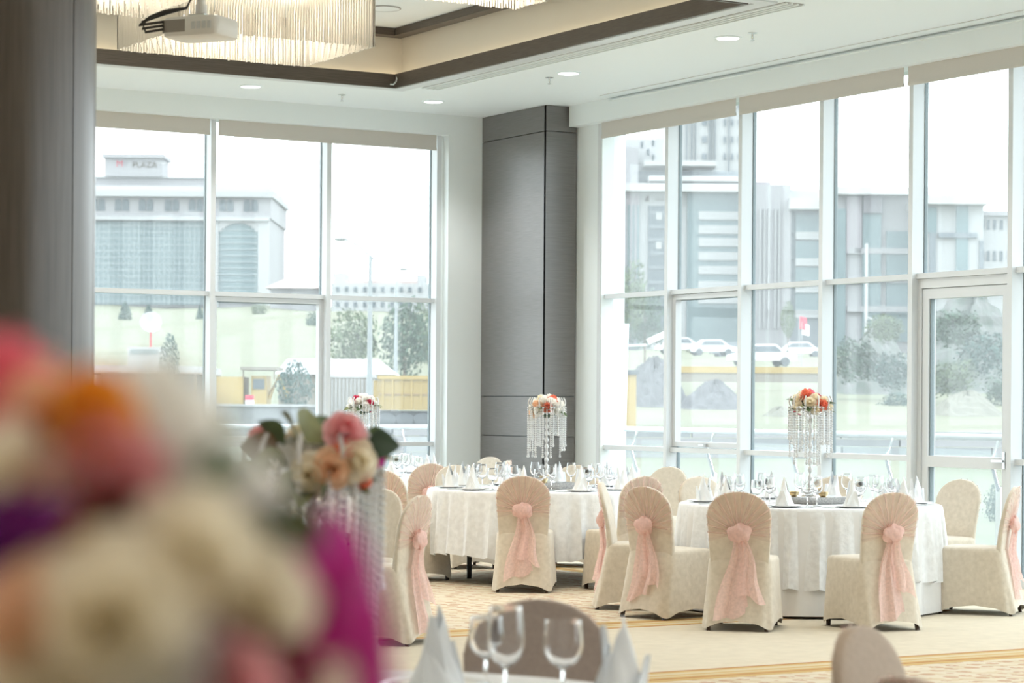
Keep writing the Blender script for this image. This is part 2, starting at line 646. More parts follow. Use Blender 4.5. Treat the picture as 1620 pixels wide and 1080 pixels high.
def window(name, along, edges, q, door_bay=None, vent_bays=(), sgn=1):
    """edges: positions of the mullion edges; q: inner face; glass .14 behind it."""
    W = struct(inst(name, None))
    mw = .055
    g = q + .145
    top = ZB + .10
    n = len(edges)
    for e in edges:
        bar('mullion', W, along, e - mw / 2, e + mw / 2, q, g - .018, 0, top)
        bar('gasket', W, along, e - mw / 2 - .007, e + mw / 2 + .007, g - .016, g + .02, 0, top, 'gasket')
    for i in range(n - 1):
        a, b = sorted((edges[i], edges[i + 1]))
        a += mw / 2
        b -= mw / 2
        isdoor = i == door_bay
        bar('transom', W, along, a, b, q + .045, g - .02, ZM - .047, ZM)
        bar('transom', W, along, a, b, g - .02, g + .03, ZM - .036, ZM - .010)
        bar('head', W, along, a, b, q + .02, g, top - .06, top)
        bar('pane', W, along, a, b, g, g + .012, ZM - .02, top - .06, 'window_glass')
        if isdoor:
            continue
        bar('transom', W, along, a, b, q + .045, g - .02, ZL - .047, ZL)
        bar('sill', W, along, a, b, q + .02, g + .02, 0, .07)
        bar('pane', W, along, a, b, g, g + .012, .07, ZL - .03, 'window_glass')
        bar('pane', W, along, a, b, g, g + .012, ZL - .03, ZM - .02, 'window_glass')
        if i in vent_bays:
            s0, s1 = ZL + .008, ZM - .05
            fr = inst('casement', None, W)
            fw_ = .05
            for (u0, u1, v0, v1) in ((a, b, s1 - fw_, s1), (a, b, s0, s0 + fw_), (a, a + fw_, s0 + fw_, s1 - fw_), (b - fw_, b, s0 + fw_, s1 - fw_)):
                bar('casement_frame', fr, along, u0, u1, g - .075, g - .004, v0, v1)
            bar('casement_gap', fr, along, a + fw_ + .001, b - fw_ - .001, g - .012, g - .006, s1 - fw_ - .009, s1 - fw_, 'gasket')
            md = (a + b) / 2
            bar('handle', fr, along, md - .012, md + .012, g - .10, g - .075, s0 + .012, s0 + .036, 'steel')
            bar('handle', fr, along, md - .006, md + .085, g - .115, g - .10, s0 + .018, s0 + .032, 'steel')
    return W


ye = [20.49 - 1.235 * k for k in range(0, 20)]
W2 = window('window_2', 'y', [e - .0 for e in ye], XR, door_bay=4, vent_bays=(1,))
xe = [12.345 - 1.333 * k for k in range(0, 12)]
W1 = window('window_1', 'x', [e for e in xe], YB, vent_bays=(1, 4))

# glazed door in the right window wall
a, b = ye[5] + .0275, ye[4] - .0275
D = struct(inst('door_1', None))
D['label'] = 'glazed aluminium door in the right window wall'
g = XR + .145
bar('door_frame', D, 'y', a, b, XR + .065, g + .02, ZM - .13, ZM - .049)
bar('door_frame', D, 'y', a, a + .05, XR + .065, g + .02, 0, ZM - .13)
bar('door_frame', D, 'y', b - .05, b, XR + .065, g + .02, 0, ZM - .13)
a += .056
b -= .056
t = ZM - .136
for (u0, u1, v0, v1) in ((a, b, t - .085, t), (a, b, 0.012, .12), (a, a + .075, .12, t - .085), (b - .075, b, .12, t - .085), (a + .075, b - .075, .955, 1.05)):
    bar('door_leaf', D, 'y', u0, u1, XR + .075, g + .01, v0, v1)
bar('pane', D, 'y', a + .07, b - .07, XR + .11, XR + .122, .115, .96, 'window_glass')
bar('pane', D, 'y', a + .07, b - .07, XR + .11, XR + .122, 1.045, t - .08, 'window_glass')
for v0, v1 in ((.12, .955), (1.05, t - .085)):
    bar('door_gasket', D, 'y', b - .088, b - .075, XR + .09, XR + .135, v0, v1, 'gasket')
hd = bar('handle', D, 'y', a + .02, a + .05, XR + .055, XR + .075, .96, 1.10, 'steel')
bar('lever', hd, 'y', a + .025, a + .16, XR + .03, XR + .055, 1.015, 1.035, 'steel')


# roller blinds hanging in the recess
def blind(label, along, p0, p1, q, z1=None):
    B = thing('roller_blind', label, 'blind', (0, 0, 0), 0, 'roller blinds')
    z0 = ZB - .165
    if along == 'y':
        B.location = (q, (p0 + p1) / 2, z0)
        R = lambda u0, u1, w0, w1, h0, h1: MB().box(w0 - q, w1 - q, u0 - (p0 + p1) / 2, u1 - (p0 + p1) / 2, h0 - z0, h1 - z0)
    else:
        B.location = ((p0 + p1) / 2, q, z0)
        R = lambda u0, u1, w0, w1, h0, h1: MB().box(u0 - (p0 + p1) / 2, u1 - (p0 + p1) / 2, w0 - q, w1 - q, h0 - z0, h1 - z0)
    R(p0, p1, q, q + .004, z0 + .028, ZB + .10).obj('fabric', 'blind_fabric', B)
    R(p0, p1, q - .006, q + .010, z0, z0 + .028).obj('bottom_bar', 'blind_fabric', B)
    R(p0, p1, q - .03, q + .04, ZB + .10, ZB + .17).obj('roller', 'aluminium', B)


blind('beige roller blind above the window beside the brown round column', 'x', 7.2, 9.63, 22.375)
blind('beige roller blind reaching from the second mullion to the white pier', 'x', 9.73, 12.30, 22.375)
blind('beige roller blind nearest the grey column on the right window wall', 'y', 18.05, 20.40, 13.165)
blind('beige roller blind in the middle of the right window wall', 'y', 15.61, 17.99, 13.165)
blind('beige roller blind above the glazed door', 'y', 13.14, 15.55, 13.165)
blind('beige roller blind next to the one above the door, toward the camera', 'y', 10.67, 13.08, 13.165)
blind('beige roller blind farthest toward the camera on the right', 'y', 8.20, 10.61, 13.165)

# ------------------------------------------------------------------ ceiling fittings
DL = []
for (x, y) in ((9.61, 21.32), (11.69, 21.34), (11.75, 18.79), (11.75, 16.23), (11.75, 13.6), (11.75, 11.0), (7.5, 21.32), (5.2, 21.32), (11.75, 8.4), (8.6, 12.5), (5.6, 12.5), (11.75, 5.8), (11.75, 3.2), (-.6, 2.6), (2.2, 2.6), (5.0, 2.6), (7.8, 2.6), (-.8, 6.5), (-.8, 10.5), (2.8, 12.5), (-.6, -.8), (2.2, -.8), (5.0, -.8), (7.8, -.8)):  # later ones, unseen near and behind the camera, are added to brighten the flowers
    o = thing('downlight', 'round recessed downlight', 'downlight', (x, y, ZC), 0, 'ceiling downlights')
    if not DL:
        me1 = MB().lathe([(.118, -.001), (.120, -.008), (.098, -.012), (.094, -.004), (.094, -.001)], 28, cap=False).mesh('trim_ring', 'white_paint', True)
        me2 = MB().lathe([(.0005, -.004), (.094, -.003), (.094, -.001), (.0005, -.001)], 28, cap=False).mesh('lens', 'lamp_white')
    inst('trim_ring', me1, o)
    inst('lens', me2, o)
    DL.append(o)
    ld = bpy.data.lights.new('downlight_lamp', 'SPOT')
    ld.energy = 72
    ld.color = (1, .975, .94)
    ld.spot_size = radians(120)
    ld.spot_blend = .6
    ld.shadow_soft_size = .09
    inst('downlight_lamp', ld, o, (0, 0, -.03))
DL[0]['label'] = 'round downlight over the back window, left of the ceiling recess corner'
DL[1]['label'] = 'round downlight just left of the grey column top'
DL[2]['label'] = 'round downlight in the ceiling right of the grey column'
DL[3]['label'] = 'round downlight above the middle of the right window wall'
for i, s_ in enumerate(('above the glazed door', 'nearest above the front chairs', 'over the back window behind the brown column', 'far along the back window', 'over the foreground right', 'over the plain carpet aisle', 'above the aisle by the brown column', 'added along the right bulkhead out of view', 'added nearest the camera along the right bulkhead', 'added left above the nearest flowers', 'added right above the nearest flowers', 'added above the bottom right table', 'added in front of the right windows near the camera', 'added left of the second recess', 'added left of the aisle', 'added at the left end of the aisle', 'added behind the camera, leftmost', 'added behind the camera, second from the left', 'added behind the camera, third from the left', 'added behind the camera, rightmost')):
    DL[4 + i]['label'] = 'round recessed ceiling downlight ' + s_

for (x, y, lb) in ((11.76, 19.15, 'small sprinkler head beside the downlight right of the grey column'), (11.78, 15.92, 'small sprinkler head beside the downlight nearest the door'), (10.67, 21.42, 'small sprinkler head over the back window wall')):
    o = tag(inst('sprinkler', None, None, (x, y, ZC)), lb, 'sprinkler', 'ceiling sprinklers')
    MB().lathe([(.04, -.001), (.04, -.006), (.012, -.010)], 16).obj('escutcheon', 'steel', o, True)
    MB().lathe([(.010, -.008), (.010, -.045), (.005, -.05), (.018, -.062), (.018, -.066)], 10).obj('nozzle', 'steel', o, True)

# long slot diffuser beside the recess
o = thing('slot_diffuser', 'long grey linear slot air diffuser along the ceiling recess', 'air vent', (11.17, 17.5, ZC))
MB().box(-.09, .09, -2.95, 2.95, -.004, -.001).obj('backing', 'vent_grey', o)
for k in range(4):
    x = -.085 + k * .055
    MB().box(x, x + .018, -2.95, 2.95, -.016, -.004).obj('slat', 'white_paint', o)
MB().box(-.09, .09, 2.95, 2.965, -.016, -.001).obj('end_plate', 'white_paint', o)
o = thing('slot_diffuser', 'long white slot diffuser beside the right bulkhead', 'air vent', (12.93, 16.4, ZC))
MB().box(-.05, .05, -3.6, 3.6, -.004, -.001).obj('backing', 'blind_fabric', o)
for k in range(3):
    MB().box(-.05 + k * .035, -.02 + k * .035, -3.6, 3.6, -.012, -.004).obj('slat', 'white_paint', o)
o = thing('ceiling_speaker', 'round white speaker grille in the recess top', 'speaker', (10.2, 19.6, 5.19))
MB().lathe([(.15, -.001), (.15, -.010), (.13, -.014), (.001, -.014)], 28).obj('grille', 'white_paint', o, True)
MB().lathe([(.16, -.001), (.162, -.008), (.15, -.012)], 28, cap=False).obj('ring', 'vent_grey', o, True)
o = tag(inst('loose_cable', MB().tube([(10.86, 20.57, 4.72), (10.845, 20.55, 4.70), (10.82, 20.52, 4.65), (10.78, 20.50, 4.615), (10.74, 20.49, 4.612)], .008, 6).mesh('loose_cable', 'white_paint', True)), 'short white cable hanging at the recess corner', 'cable')


# chandeliers: blocks of hanging glass rods
def chandelier(label, x0, x1, y0, y1, energy):
    o = thing('chandelier', label, 'chandelier', ((x0 + x1) / 2, (y0 + y1) / 2, 5.19), 0, 'glass rod chandeliers')
    hx, hy = (x1 - x0) / 2, (y1 - y0) / 2
    zb, zt = -.74, -.12
    MB().box(-hx, hx, -hy, hy, -.10, -.06).obj('ceiling_plate', 'steel', o)
    for x in (-hx * .7, hx * .7):
        for y in (-hy * .7, hy * .7):
            MB().tube([(x, y, -.06), (x, y, -.001)], .012).obj('hanger', 'steel', o)
    # perimeter curtain: rods joined per side, inner rows sparser
    sp = .024
    for (ax, n0, fix) in (('x', hx, -hy), ('x', hx, hy), ('y', hy, -hx), ('y', hy, hx)):
        b = MB()
        n = int(2 * n0 / sp)
        for i in range(n + 1):
            u = -n0 + 2 * n0 * i / n
            p = (u, fix) if ax == 'x' else (fix, u)
            dz = random.uniform(-.006, .006)
            b.tube([(p[0], p[1], zb + dz), (p[0], p[1], zt + .02)], .0085, 6)
        r = b.obj('rod_curtain', 'rod_glass', o, True)
        r['kind'] = 'stuff'
    b = MB()
    ny = max(2, int(2 * hy / .12))
    nx = int(2 * hx / .055)
    for j in range(1, ny):
        for i in range(1, nx):
            b.tube([(-hx + 2 * hx * i / nx, -hy + 2 * hy * j / ny, zb + .004), (-hx + 2 * hx * i / nx, -hy + 2 * hy * j / ny, zb + .25)], .0085, 5)
    r = b.obj('rod_field', 'rod_glass', o, True)
    r['kind'] = 'stuff'
    for i in range(5):
        for j in range(3):
            x = -hx * .8 + 1.6 * hx * i / 4
            y = -hy * .75 + 1.5 * hy * j / 2
            MB().lathe([(.004, -.10), (.03, -.12), (.035, -.15), (.004, -.20)], 10, x, y).obj('bulb', 'lamp_warm', o, True)
    ld = bpy.data.lights.new('chandelier_lamp', 'AREA')
    ld.shape = 'RECTANGLE'
    ld.size, ld.size_y = hx * 1.6, hy * 1.6
    ld.energy = energy
    ld.color = (1, .88, .72)
    inst('chandelier_lamp', ld, o, (0, 0, -.22))
    return o


CE = 50
chandelier('glass rod chandelier nearest the projector', 7.25, 9.0, 17.47, 18.82, CE)
chandelier('glass rod chandelier at the top edge over the recess', 7.25, 9.03, 13.8 + .95, 15.2, CE)
chandelier('glass rod chandelier beside the brown column top', 5.05, 6.8, 15.75, 17.1, CE)
chandelier('glass rod chandelier behind the brown column', 3.0, 4.6, 17.4, 18.8, CE)
for x, y, s_ in ((8.1, 8.4, 'over the foreground right tables'), (8.1, 5.6, 'over the right corner behind the view'), (4.6, 7.4, 'over the foreground table')):  # unseen chandeliers added for warm light on camera-facing sides
    chandelier('added glass rod chandelier ' + s_, x - .87, x + .87, y - .67, y + .67, CE)

# projector on its ceiling pole
P = at(318, 46, 12.6)
pr = thing('projector', 'white ceiling projector hanging in front of the chandelier', 'projector', P, -YAW + radians(-24))
b = MB()
b.loft([rounded(.165, -.125, .125, -.052, 28, 7), rounded(.172, -.13, .13, -.046, 28, 7), rounded(.172, -.13, .13, .040, 28, 7), rounded(.163, -.122, .122, .052, 28, 7)])
b.obj('body', 'projector_white', pr, True)
MB().box(-.16, -.02, -.1315, -.125, -.030, .036).obj('rear_panel', 'projector_grey', pr)
for i in range(4):
    MB().box(.02 + i * .033, .042 + i * .033, -.134, -.129, -.02, .02).obj('socket', 'aluminium', pr)
for i in range(5):
    MB().box(-.1745, -.170, -.10 + i * .038, -.075 + i * .038, -.028, .03).obj('vent_slot', 'projector_grey', pr)
MB().box(-.05, .05, -.05, .05, .052, .075).obj('mount_plate', 'steel', pr)
MB().tube([(0, 0, .07), (0, 0, .13)], .032, 14).obj('mount_collar', 'projector_white', pr, True)
MB().tube([(0, 0, .12), (0, 0, ZC - P.z)], .022, 14).obj('pole', 'projector_white', pr, True)
for k in range(3):
    MB().tube([(-.15, -.135, -.012 + .02 * k), (-.235 - .02 * k, -.18, -.03 + .02 * k), (-.27 + .025 * k, -.16, .03 + .012 * k), (-.17, -.10, .075 + .008 * k), (-.06, -.05, .11), (-.03, -.028, .19), (-.025, -.02, .45), (-.025, -.02, ZC - P.z)], .008, 6).obj('cable', 'cable_black', pr, True)
MB().tube([(0, 0, .20), (0, 0, .212)], .036, 12).obj('cable_tie', 'cable_black', pr, True)


# ------------------------------------------------------------------ chairs
HC = .908
ZS = .47


def back_y(z):
    if z < .46:
        return -.205
    u = (z - .46) / (HC - .46)
    return -.205 - .035 * u - .055 * u * u


def back_w(z):
    if z < .74:
        return .196 + .016 * max(0, (z - .46)) / .28
    u = min(1., (z - .74) / (HC - .74))
    return max(.004, .212 * (1 - u ** 2.1) ** (1 / 2.1))


def back_t(z):
    u = max(0, min(1, (z - .46) / (HC - .46)))
    return .026 - .008 * u


def rear_y(z, x=0):
    """rear surface of the covered chair."""
    if z >= .44:
        return back_y(z) - back_t(z)
    u = (.44 - z) / .44
    return -.231 - .10 * u


def chair_meshes():
    R = {}
    b = MB()
    zs = [.40] + [.46 + (.74 - .46) * i / 8 for i in range(9)] + [.74 + (HC - .74) * (1 - (1 - i / 12) ** 1.8) for i in range(1, 13)]
    b.loft([rounded(back_w(z), back_y(z) - back_t(z), back_y(z) + back_t(z), z, 36, 4.5) for z in zs])
    R['back_cover'] = b.mesh('back_cover', 'velvet', True)
    # seat with skirt to the floor, hem arched between the legs
    b = MB()
    n = 56
    rings = []
    lv = [(0, 1.0), (.12, 1), (.3, 1), (.5, 1), (.7, 1), (.86, 1), (.945, 1), (.98, .985), (1.0, .94), (1.012, .7), (1.015, .3)]
    for u, sc in lv:
        z = ZS * u
        w_ = (.213 + .026 * (1 - min(1, u))) * sc
        yr = (-.232 - .100 * (1 - min(1, u))) * (sc if sc < 1 else 1)
        yf = (.225 + .022 * (1 - min(1, u))) * sc
        ring = rounded(w_, yr, yf, z, n, 7)
        if u < .5:
            o = []
            for i, p in enumerate(ring):
                t = 2 * pi * i / n
                k = abs(sin(2 * t)) ** .8
                lift = .055 * (1 - k) * (1 - u / .5)
                wob = .006 * sin(9 * t + 1) * (1 - u)
                dirv = Vector((p[0], p[1] + .04, 0)).normalized()
                o.append((p[0] + dirv.x * wob, p[1] + dirv.y * wob, .014 + p[2] * (1 - .03) + lift))
            ring = o
        rings.append(ring)
    b.loft(rings, cap0=False)
    R['seat_cover'] = b.mesh('seat_cover', 'velvet', True)
    for nm, (x, y) in dict(leg_a=(-.19, -.275), leg_b=(.19, -.275), leg_c=(-.185, .205), leg_d=(.185, .205)).items():
        sy = -.02 if y < 0 else .0
        yt = -.19 if y < 0 else .185
        R[nm] = MB().loft([rounded(.013, y + sy - .013, y + sy + .013, 0, 8, 4), rounded(.019, yt - .019, yt + .019, .40, 8, 4)]).mesh('leg', 'leg_wood')
        for v in R[nm].vertices:
            v.co.x += x
    return R


def sash_meshes(seed, zk=.635):
    rnd = random.Random(seed)
    R = {}
    # gathered fan: pleats that run from the knot to the edge of the back
    b = MB()
    NA, NR = 110, 9
    ph = rnd.uniform(0, 6)

    def edge(a):
        dx, dz = cos(a), sin(a)
        r = .02
        while r < .5:
            z = zk + dz * r
            if z > HC - .002 or abs(dx * r) > back_w(z) - .001:
                break
            r += .003
        return r

    a0, a1 = radians(-16), radians(196)
    ed = [edge(a0 + (a1 - a0) * i / NA) for i in range(NA + 1)]

    def Pf(i, j):
        a = a0 + (a1 - a0) * i / NA
        r = .015 + (ed[i] + .004 - .015) * j / NR
        pl = sin(i * .86 + ph) * .6 + sin(i * 1.9 + 2 * ph) * .4
        x = cos(a) * r
        z = zk + sin(a) * r
        ww = max(.01, back_w(min(z, HC - .003)))
        q = min(1, abs(x) / ww)
        y = rear_y(z) + back_t(z) * (1 - (1 - q ** 4.5) ** .4) * .9 - .008 - .004 * (1 + pl) * sin(pi * min(1, .12 + .8 * j / NR))
        if j < 2:
            y -= .012 * (2 - j)
        return (x, y, z)
    b.grid(Pf, NA, NR)
    me = b.mesh('sash_fan', 'sash_fan', True)
    at_ = me.attributes.new('gather', 'FLOAT', 'POINT')
    for q_ in range(len(me.vertices)):
        i_, j_ = q_ % (NA + 1), q_ // (NA + 1)
        pl_ = sin(i_ * .86 + ph) * .6 + sin(i_ * 1.9 + 2 * ph) * .4
        at_.data[q_].value = (.55 + .42 * pl_ - .55 * (j_ / NR) ** .7 + .25) * min(1, .25 + i_ / 9, .25 + (NA - i_) / 9)
    R['sash_fan'] = me
    # knot with puffed loops
    b = MB()
    cx = rnd.uniform(-.012, .012)

    def Pk(i, j):
        t = 2 * pi * i / 22
        f = pi * j / 12
        rr = 1 + .16 * sin(3 * t + 2 * f + ph) + .10 * sin(5 * t - 3 * f)
        return (cx + .075 * rr * sin(f) * cos(t), rear_y(zk) - .034 - .034 * rr * sin(f) * sin(t), zk + .002 - .056 * rr * cos(f))
    b.grid(Pk, 22, 12, True)
    R['sash_knot'] = b.mesh('sash_knot', 'sash_pink', True)
    # two tails
    for k, (ln, wd, sk) in enumerate(((rnd.uniform(.46, .54), .105, rnd.uniform(-.05, .0)), (rnd.uniform(.30, .42), .085, rnd.uniform(.03, .08)))):
        b = MB()
        p2 = rnd.uniform(0, 6)
        sx = (-.018, .022)[k]

        def Pt(i, j, k=k, ln=ln, wd=wd, sk=sk, p2=p2, sx=sx):
            s_ = i / 14 * 2 - 1
            t = j / 16
            half = .018 + (wd - .018) * (t ** .75) * (1 - .12 * sin(5 * t + p2))
            z = zk - .02 - ln * t - (.035 * s_ * (1 if k else -1) + .012 * sin(4 * s_ + p2)) * t
            z = max(z, .07)
            x = cx + sx + sk * t + half * s_ + .010 * sin(7 * t + p2)
            fold = .014 * sin(s_ * 5.2 + p2 + 3 * t) * (.4 + t) + .006 * sin(11 * s_ + 4 * t)
            return (x, rear_y(z) - .026 - .010 * (1 - t) - (.012 if k else 0) + fold * .8, z)
        b.grid(Pt, 14, 16)
        R['sash_tail_%d' % k] = b.mesh('sash_tail', 'sash_pink', True)
    return R


CM = chair_meshes()
SM = [sash_meshes(s_) for s_ in (3, 11, 25, 41)]


def chair(label, bx, by, theta, kind='top', sash=0, group='banquet chairs', cover=None):
    """bx,by: where the back stands ('top' = crest of the back, 'rear' = rear hem); theta: heading, degrees right of the view direction."""
    th = radians(theta)
    hd_ = FW * cos(th) + RT * sin(th)
    off = .295 if kind == 'top' else .33
    loc = Vector((bx, by, 0)) + hd_ * off
    rz = math.atan2(hd_.y, hd_.x) - pi / 2
    o = thing('banquet_chair', label, 'chair', loc, rz, group)
    for nm in ('back_cover', 'seat_cover'):
        p_ = inst(nm, CM[nm], o)
        if cover:                # same velvet with shade put into its colour
            p_.material_slots[0].link = 'OBJECT'
            p_.material_slots[0].material = MATS[cover]
    for k in 'abcd':
        inst('leg', CM['leg_' + k], o)
    S = SM[sash % 4]
    inst('sash_fan', S['sash_fan'], o)
    kn = inst('sash_knot', S['sash_knot'], o)
    inst('sash_tail', S['sash_tail_0'], kn)
    inst('sash_tail', S['sash_tail_1'], kn)
    return o


T1 = (10.25, 16.78)
T2 = (10.58, 13.56)
T3 = (10.45, 20.6)
T4 = (5.42, 13.15)
T0 = (2.36, 4.83)
T5 = (4.6, 3.58)
T6 = (.33, .96)

c_ = chair
c_('ivory covered chair with pink sash, back to us, before the table by the grey column', 9.34, 15.57, 5, 'rear', 0)
c_('ivory chair with pleated pink sash at the left of the column table', 8.95, 17.10, 50, 'top', 1)
c_('ivory chair turned left between the two nearest tables, pink sash tied high behind', 10.27, 15.254, -36, 'top', 2)
c_('plain white chair front close to the second window mullion, behind the pink sashed chair', 12.034, 17.466, -142, 'top', 0)
c_('white dome shaped chair back behind the left glass of the column table', 10.40, 18.52, 158, 'top', 1)
c_('greyish chair back behind the column table, right of its crystal stand', 11.5, 18.2, -170, 'top', 2)
c_('pink sashed chair showing its back before the far table by the back window', 10.43, 19.035, -28, 'top', 3)
c_('narrow edge-on chair with pink pleats against the grey column', 11.75, 19.854, -78, 'top', 1)
c_('pale chair farthest in the corner, before the grey column', 12.30, 21.15, -140, 'top', 2)
c_('pale chair on the far side of the far table, under the back window', 11.20, 21.93, 172, 'top', 0)
c_('chair left of the far table, hidden behind flowers', 9.1, 20.3, 60, 'top', 1)
c_('ivory chair with long pink sash, back to us, left front of the right table', 9.02, 12.32, 14, 'rear', 2)
c_('ivory chair with pink sash turned left, right front of the right table', 9.97, 11.86, -24, 'rear', 1)
c_('side view of ivory chair at the right edge, pink sash hanging behind', 11.58, 12.47, -68, 'top', 3)
c_('plain grey-white chair standing before the glazed door', 12.241, 13.79, -130, 'top', 0)
c_('dome shaped chair back behind the right table, right of its crystal stand', 11.78, 14.745, -163, 'top', 2)
c_('grey chair back behind the left napkin of the right table', 10.62, 15.02, 150, 'top', 3)
c_('ivory chair seen from behind its side, pink sash, left of the right table', 8.96, 13.36, 44, 'rear', 3)
c_('chair showing a white sliver of its front and a pink sash, between the two tables', 9.214, 14.259, 98, 'top', 0)
c_('ivory chair with pink sash partly veiled by the foreground flowers', 6.842, 12.606, -68, 'top', 1)
c_('plain beige chair back beside the middle bouquet', 7.096, 13.612, -140, 'top', 2)
c_('plain chair back coloured as in shade behind the two large foreground wine glasses', 3.538, 5.803, -172, 'top', 0, 'foreground chairs', 'velvet_shaded_dark')
c_('plain beige chair back at the bottom right', 3.855, 4.743, 122, 'top', 1, 'foreground chairs', 'velvet_shaded')
c_('beige chair top barely showing at the bottom edge', 3.23, 3.80, 64, 'top', 2, 'foreground chairs', 'velvet_shaded')

# ------------------------------------------------------------------ tables and cloths
ZT = .757


def table(label, x, y, legs=True):
    o = thing('round_table', label, 'table', (x, y, 0), .3, 'round banquet tables')
    MB().lathe([(.93, ZT - .03), (.94, ZT - .025), (.94, ZT - .009), (.93, ZT - .006)], 48).obj('tabletop', 'leg_wood', o, True)
    me = MB().tube([(.60, 0, 0), (.60, 0, ZT - .03)], .022, 10).mesh('leg', 'black_metal', True)
    for k in range(4):
        inst('leg', me, o, (0, 0, 0), pi / 4 + k * pi / 2)
    for k in range(2):
        MB().box(-.60, .60, -.012, .012, ZT - .09, ZT - .03).obj('rail', 'black_metal', o, False, None, pi / 4 + k * pi / 2)
    return o


def cloth_mesh(name, R, zend, folds, amp, seed, mt, flare=.05):
    rnd = random.Random(seed)
    ph = [rnd.uniform(0, 6.28) for _ in range(4)]
    n = 240
    b = MB()
    lv = [(.001, 0), (.4, 0), (.8, 0), (R - .03, 0), (R - .012, .001), (R, .006), (R + .006, .02)]
    rings = [[(r * cos(2 * pi * i / n), r * sin(2 * pi * i / n), ZT + .003 - dz) for i in range(n)] for r, dz in lv]
    for j in range(1, 13):
        u = j / 12
        ring = []
        for i in range(n):
            t = 2 * pi * i / n
            wv = sin(folds * t + ph[0] + 1.4 * sin(3 * t + ph[1])) * .65 + .35 * sin(folds * 1.7 * t + ph[2])
            r = R + .006 + flare * u + amp * wv * (u ** .6)
            hem = .022 * sin(4 * t + ph[3]) + .012 * wv
            ring.append((r * cos(t), r * sin(t), ZT - .02 - (ZT - .02 - zend - hem * (1 if zend > .1 else .2)) * u))
        rings.append(ring)
    b.loft(rings, cap1=False)
    return b.mesh(name, mt, True)


CL = [cloth_mesh('tablecloth', .95, .22, 34, .038, s_, 'cloth_white', .035) for s_ in (1, 2)]
US = cloth_mesh('table_skirt', .95, .02, 22, .022, 9, 'satin', .02)
for v in US.vertices:
    v.co.z -= .004
    if v.co.z > ZT - .012:
        v.co.z = ZT - .0045
TL = [(T1, 'round table before the grey column', 'white crushed cloth on the round table by the grey column', 0, False),
      (T2, 'round table at the right, before the glazed door', 'white crushed cloth on the right round table, hem lifted to one side', 1, True),
      (T3, 'far round table under the back window', 'white cloth on the far round table under the back window', 0, False),
      (T4, 'round table hidden behind the foreground flowers', 'white cloth on the table hidden behind the foreground flowers', 1, False),
      (T0, 'foreground round table at the bottom edge', 'white cloth on the foreground table with the two wine glasses', 0, False),
      (T5, 'round table at the bottom right corner', 'white cloth on the table at the bottom right corner', 1, False),
      (T6, 'round table under the nearest flowers', 'white cloth on the table under the nearest flowers', 0, False)]
for k, (p, lb, lc, v, sk) in enumerate(TL):
    table(lb, *p)
    o = tag(inst('tablecloth', CL[v], None, (p[0], p[1], 0), k * 1.3 + .2), lc, 'tablecloth', 'white round tablecloths')
    if sk:
        tag(inst('table_skirt', US, None, (p[0], p[1], 0), .4), 'plain satin under-cloth reaching the floor below the right table', 'tablecloth')


# ------------------------------------------------------------------ table ware
def glass_mesh(name, h, rb, rr, foot=.034):
    hb = h * .42
    p = [(.0008, .0), (foot, .0), (foot, .002), (foot * .5, .005), (.006, .010), (.0042, .02), (.0042, hb - .008), (.008, hb - .002)]
    n = 14
    for i in range(1, n + 1):
        u = (i / n) ** 1.35
        if u < .42:
            r = max(.010, rb * sqrt(1 - (1 - u / .42) ** 2))
        else:
            r = rb + (rr - rb) * ((u - .42) / .58) ** 1.4
        p.append((r, hb + (h - hb) * u))
    ins = [(max(.0008, r - .0016), z + (.004 if z < h - .001 else 0)) for r, z in reversed(p[8:])]
    p = p + ins + [(.0008, hb + .005)]
    return MB().lathe(p, 24, cap=False).mesh(name, 'clear_glass', True)


GW = glass_mesh('wine_glass', .205, .043, .033)
GG = glass_mesh('water_glass', .180, .045, .038)


def napkin_mesh(seed):
    rnd = random.Random(seed)
    b = MB()
    ph = rnd.uniform(-.3, .3)
    # hollow wrapped cone with a raised double peak and a turned-out fold in front
    n, m_ = 30, 10

    def P(i, j):
        t = 2 * pi * i / n
        v = j / m_
        top = .10 + .075 * max(0, cos(t - ph)) ** 1.5 + .030 * max(0, cos(2 * t + ph)) ** 2
        r = .062 * (1 - v) ** .8 + .017 * v * (1 + .5 * cos(t))
        r += .004 * sin(6 * t + 5 * v)
        sx = .75 + .25 * (1 - v)
        return (r * cos(t) * 1.0 - .012 * v, r * sin(t) * sx * 1.1, .004 + top * v)
    b.grid(P, n, m_, True)

    def Q(i, j):
        s_ = i / 8 * 2 - 1
        v = j / 8
        return (.045 + .020 * v + .01 * s_ * s_, s_ * .050 * (1 - .75 * v) + .012 * v, .004 + .125 * v - .02 * v * v)
    b.grid(Q, 8, 8)

    def S(i, j):
        s_ = i / 8 * 2 - 1
        v = j / 8
        return (-.030 - .012 * v + .012 * s_ * s_, s_ * .055 * (1 - .82 * v) - .014 * v, .004 + .175 * v)
    b.grid(S, 8, 8)
    me = b.mesh('folded_napkin', 'napkin_white', True)
    return me


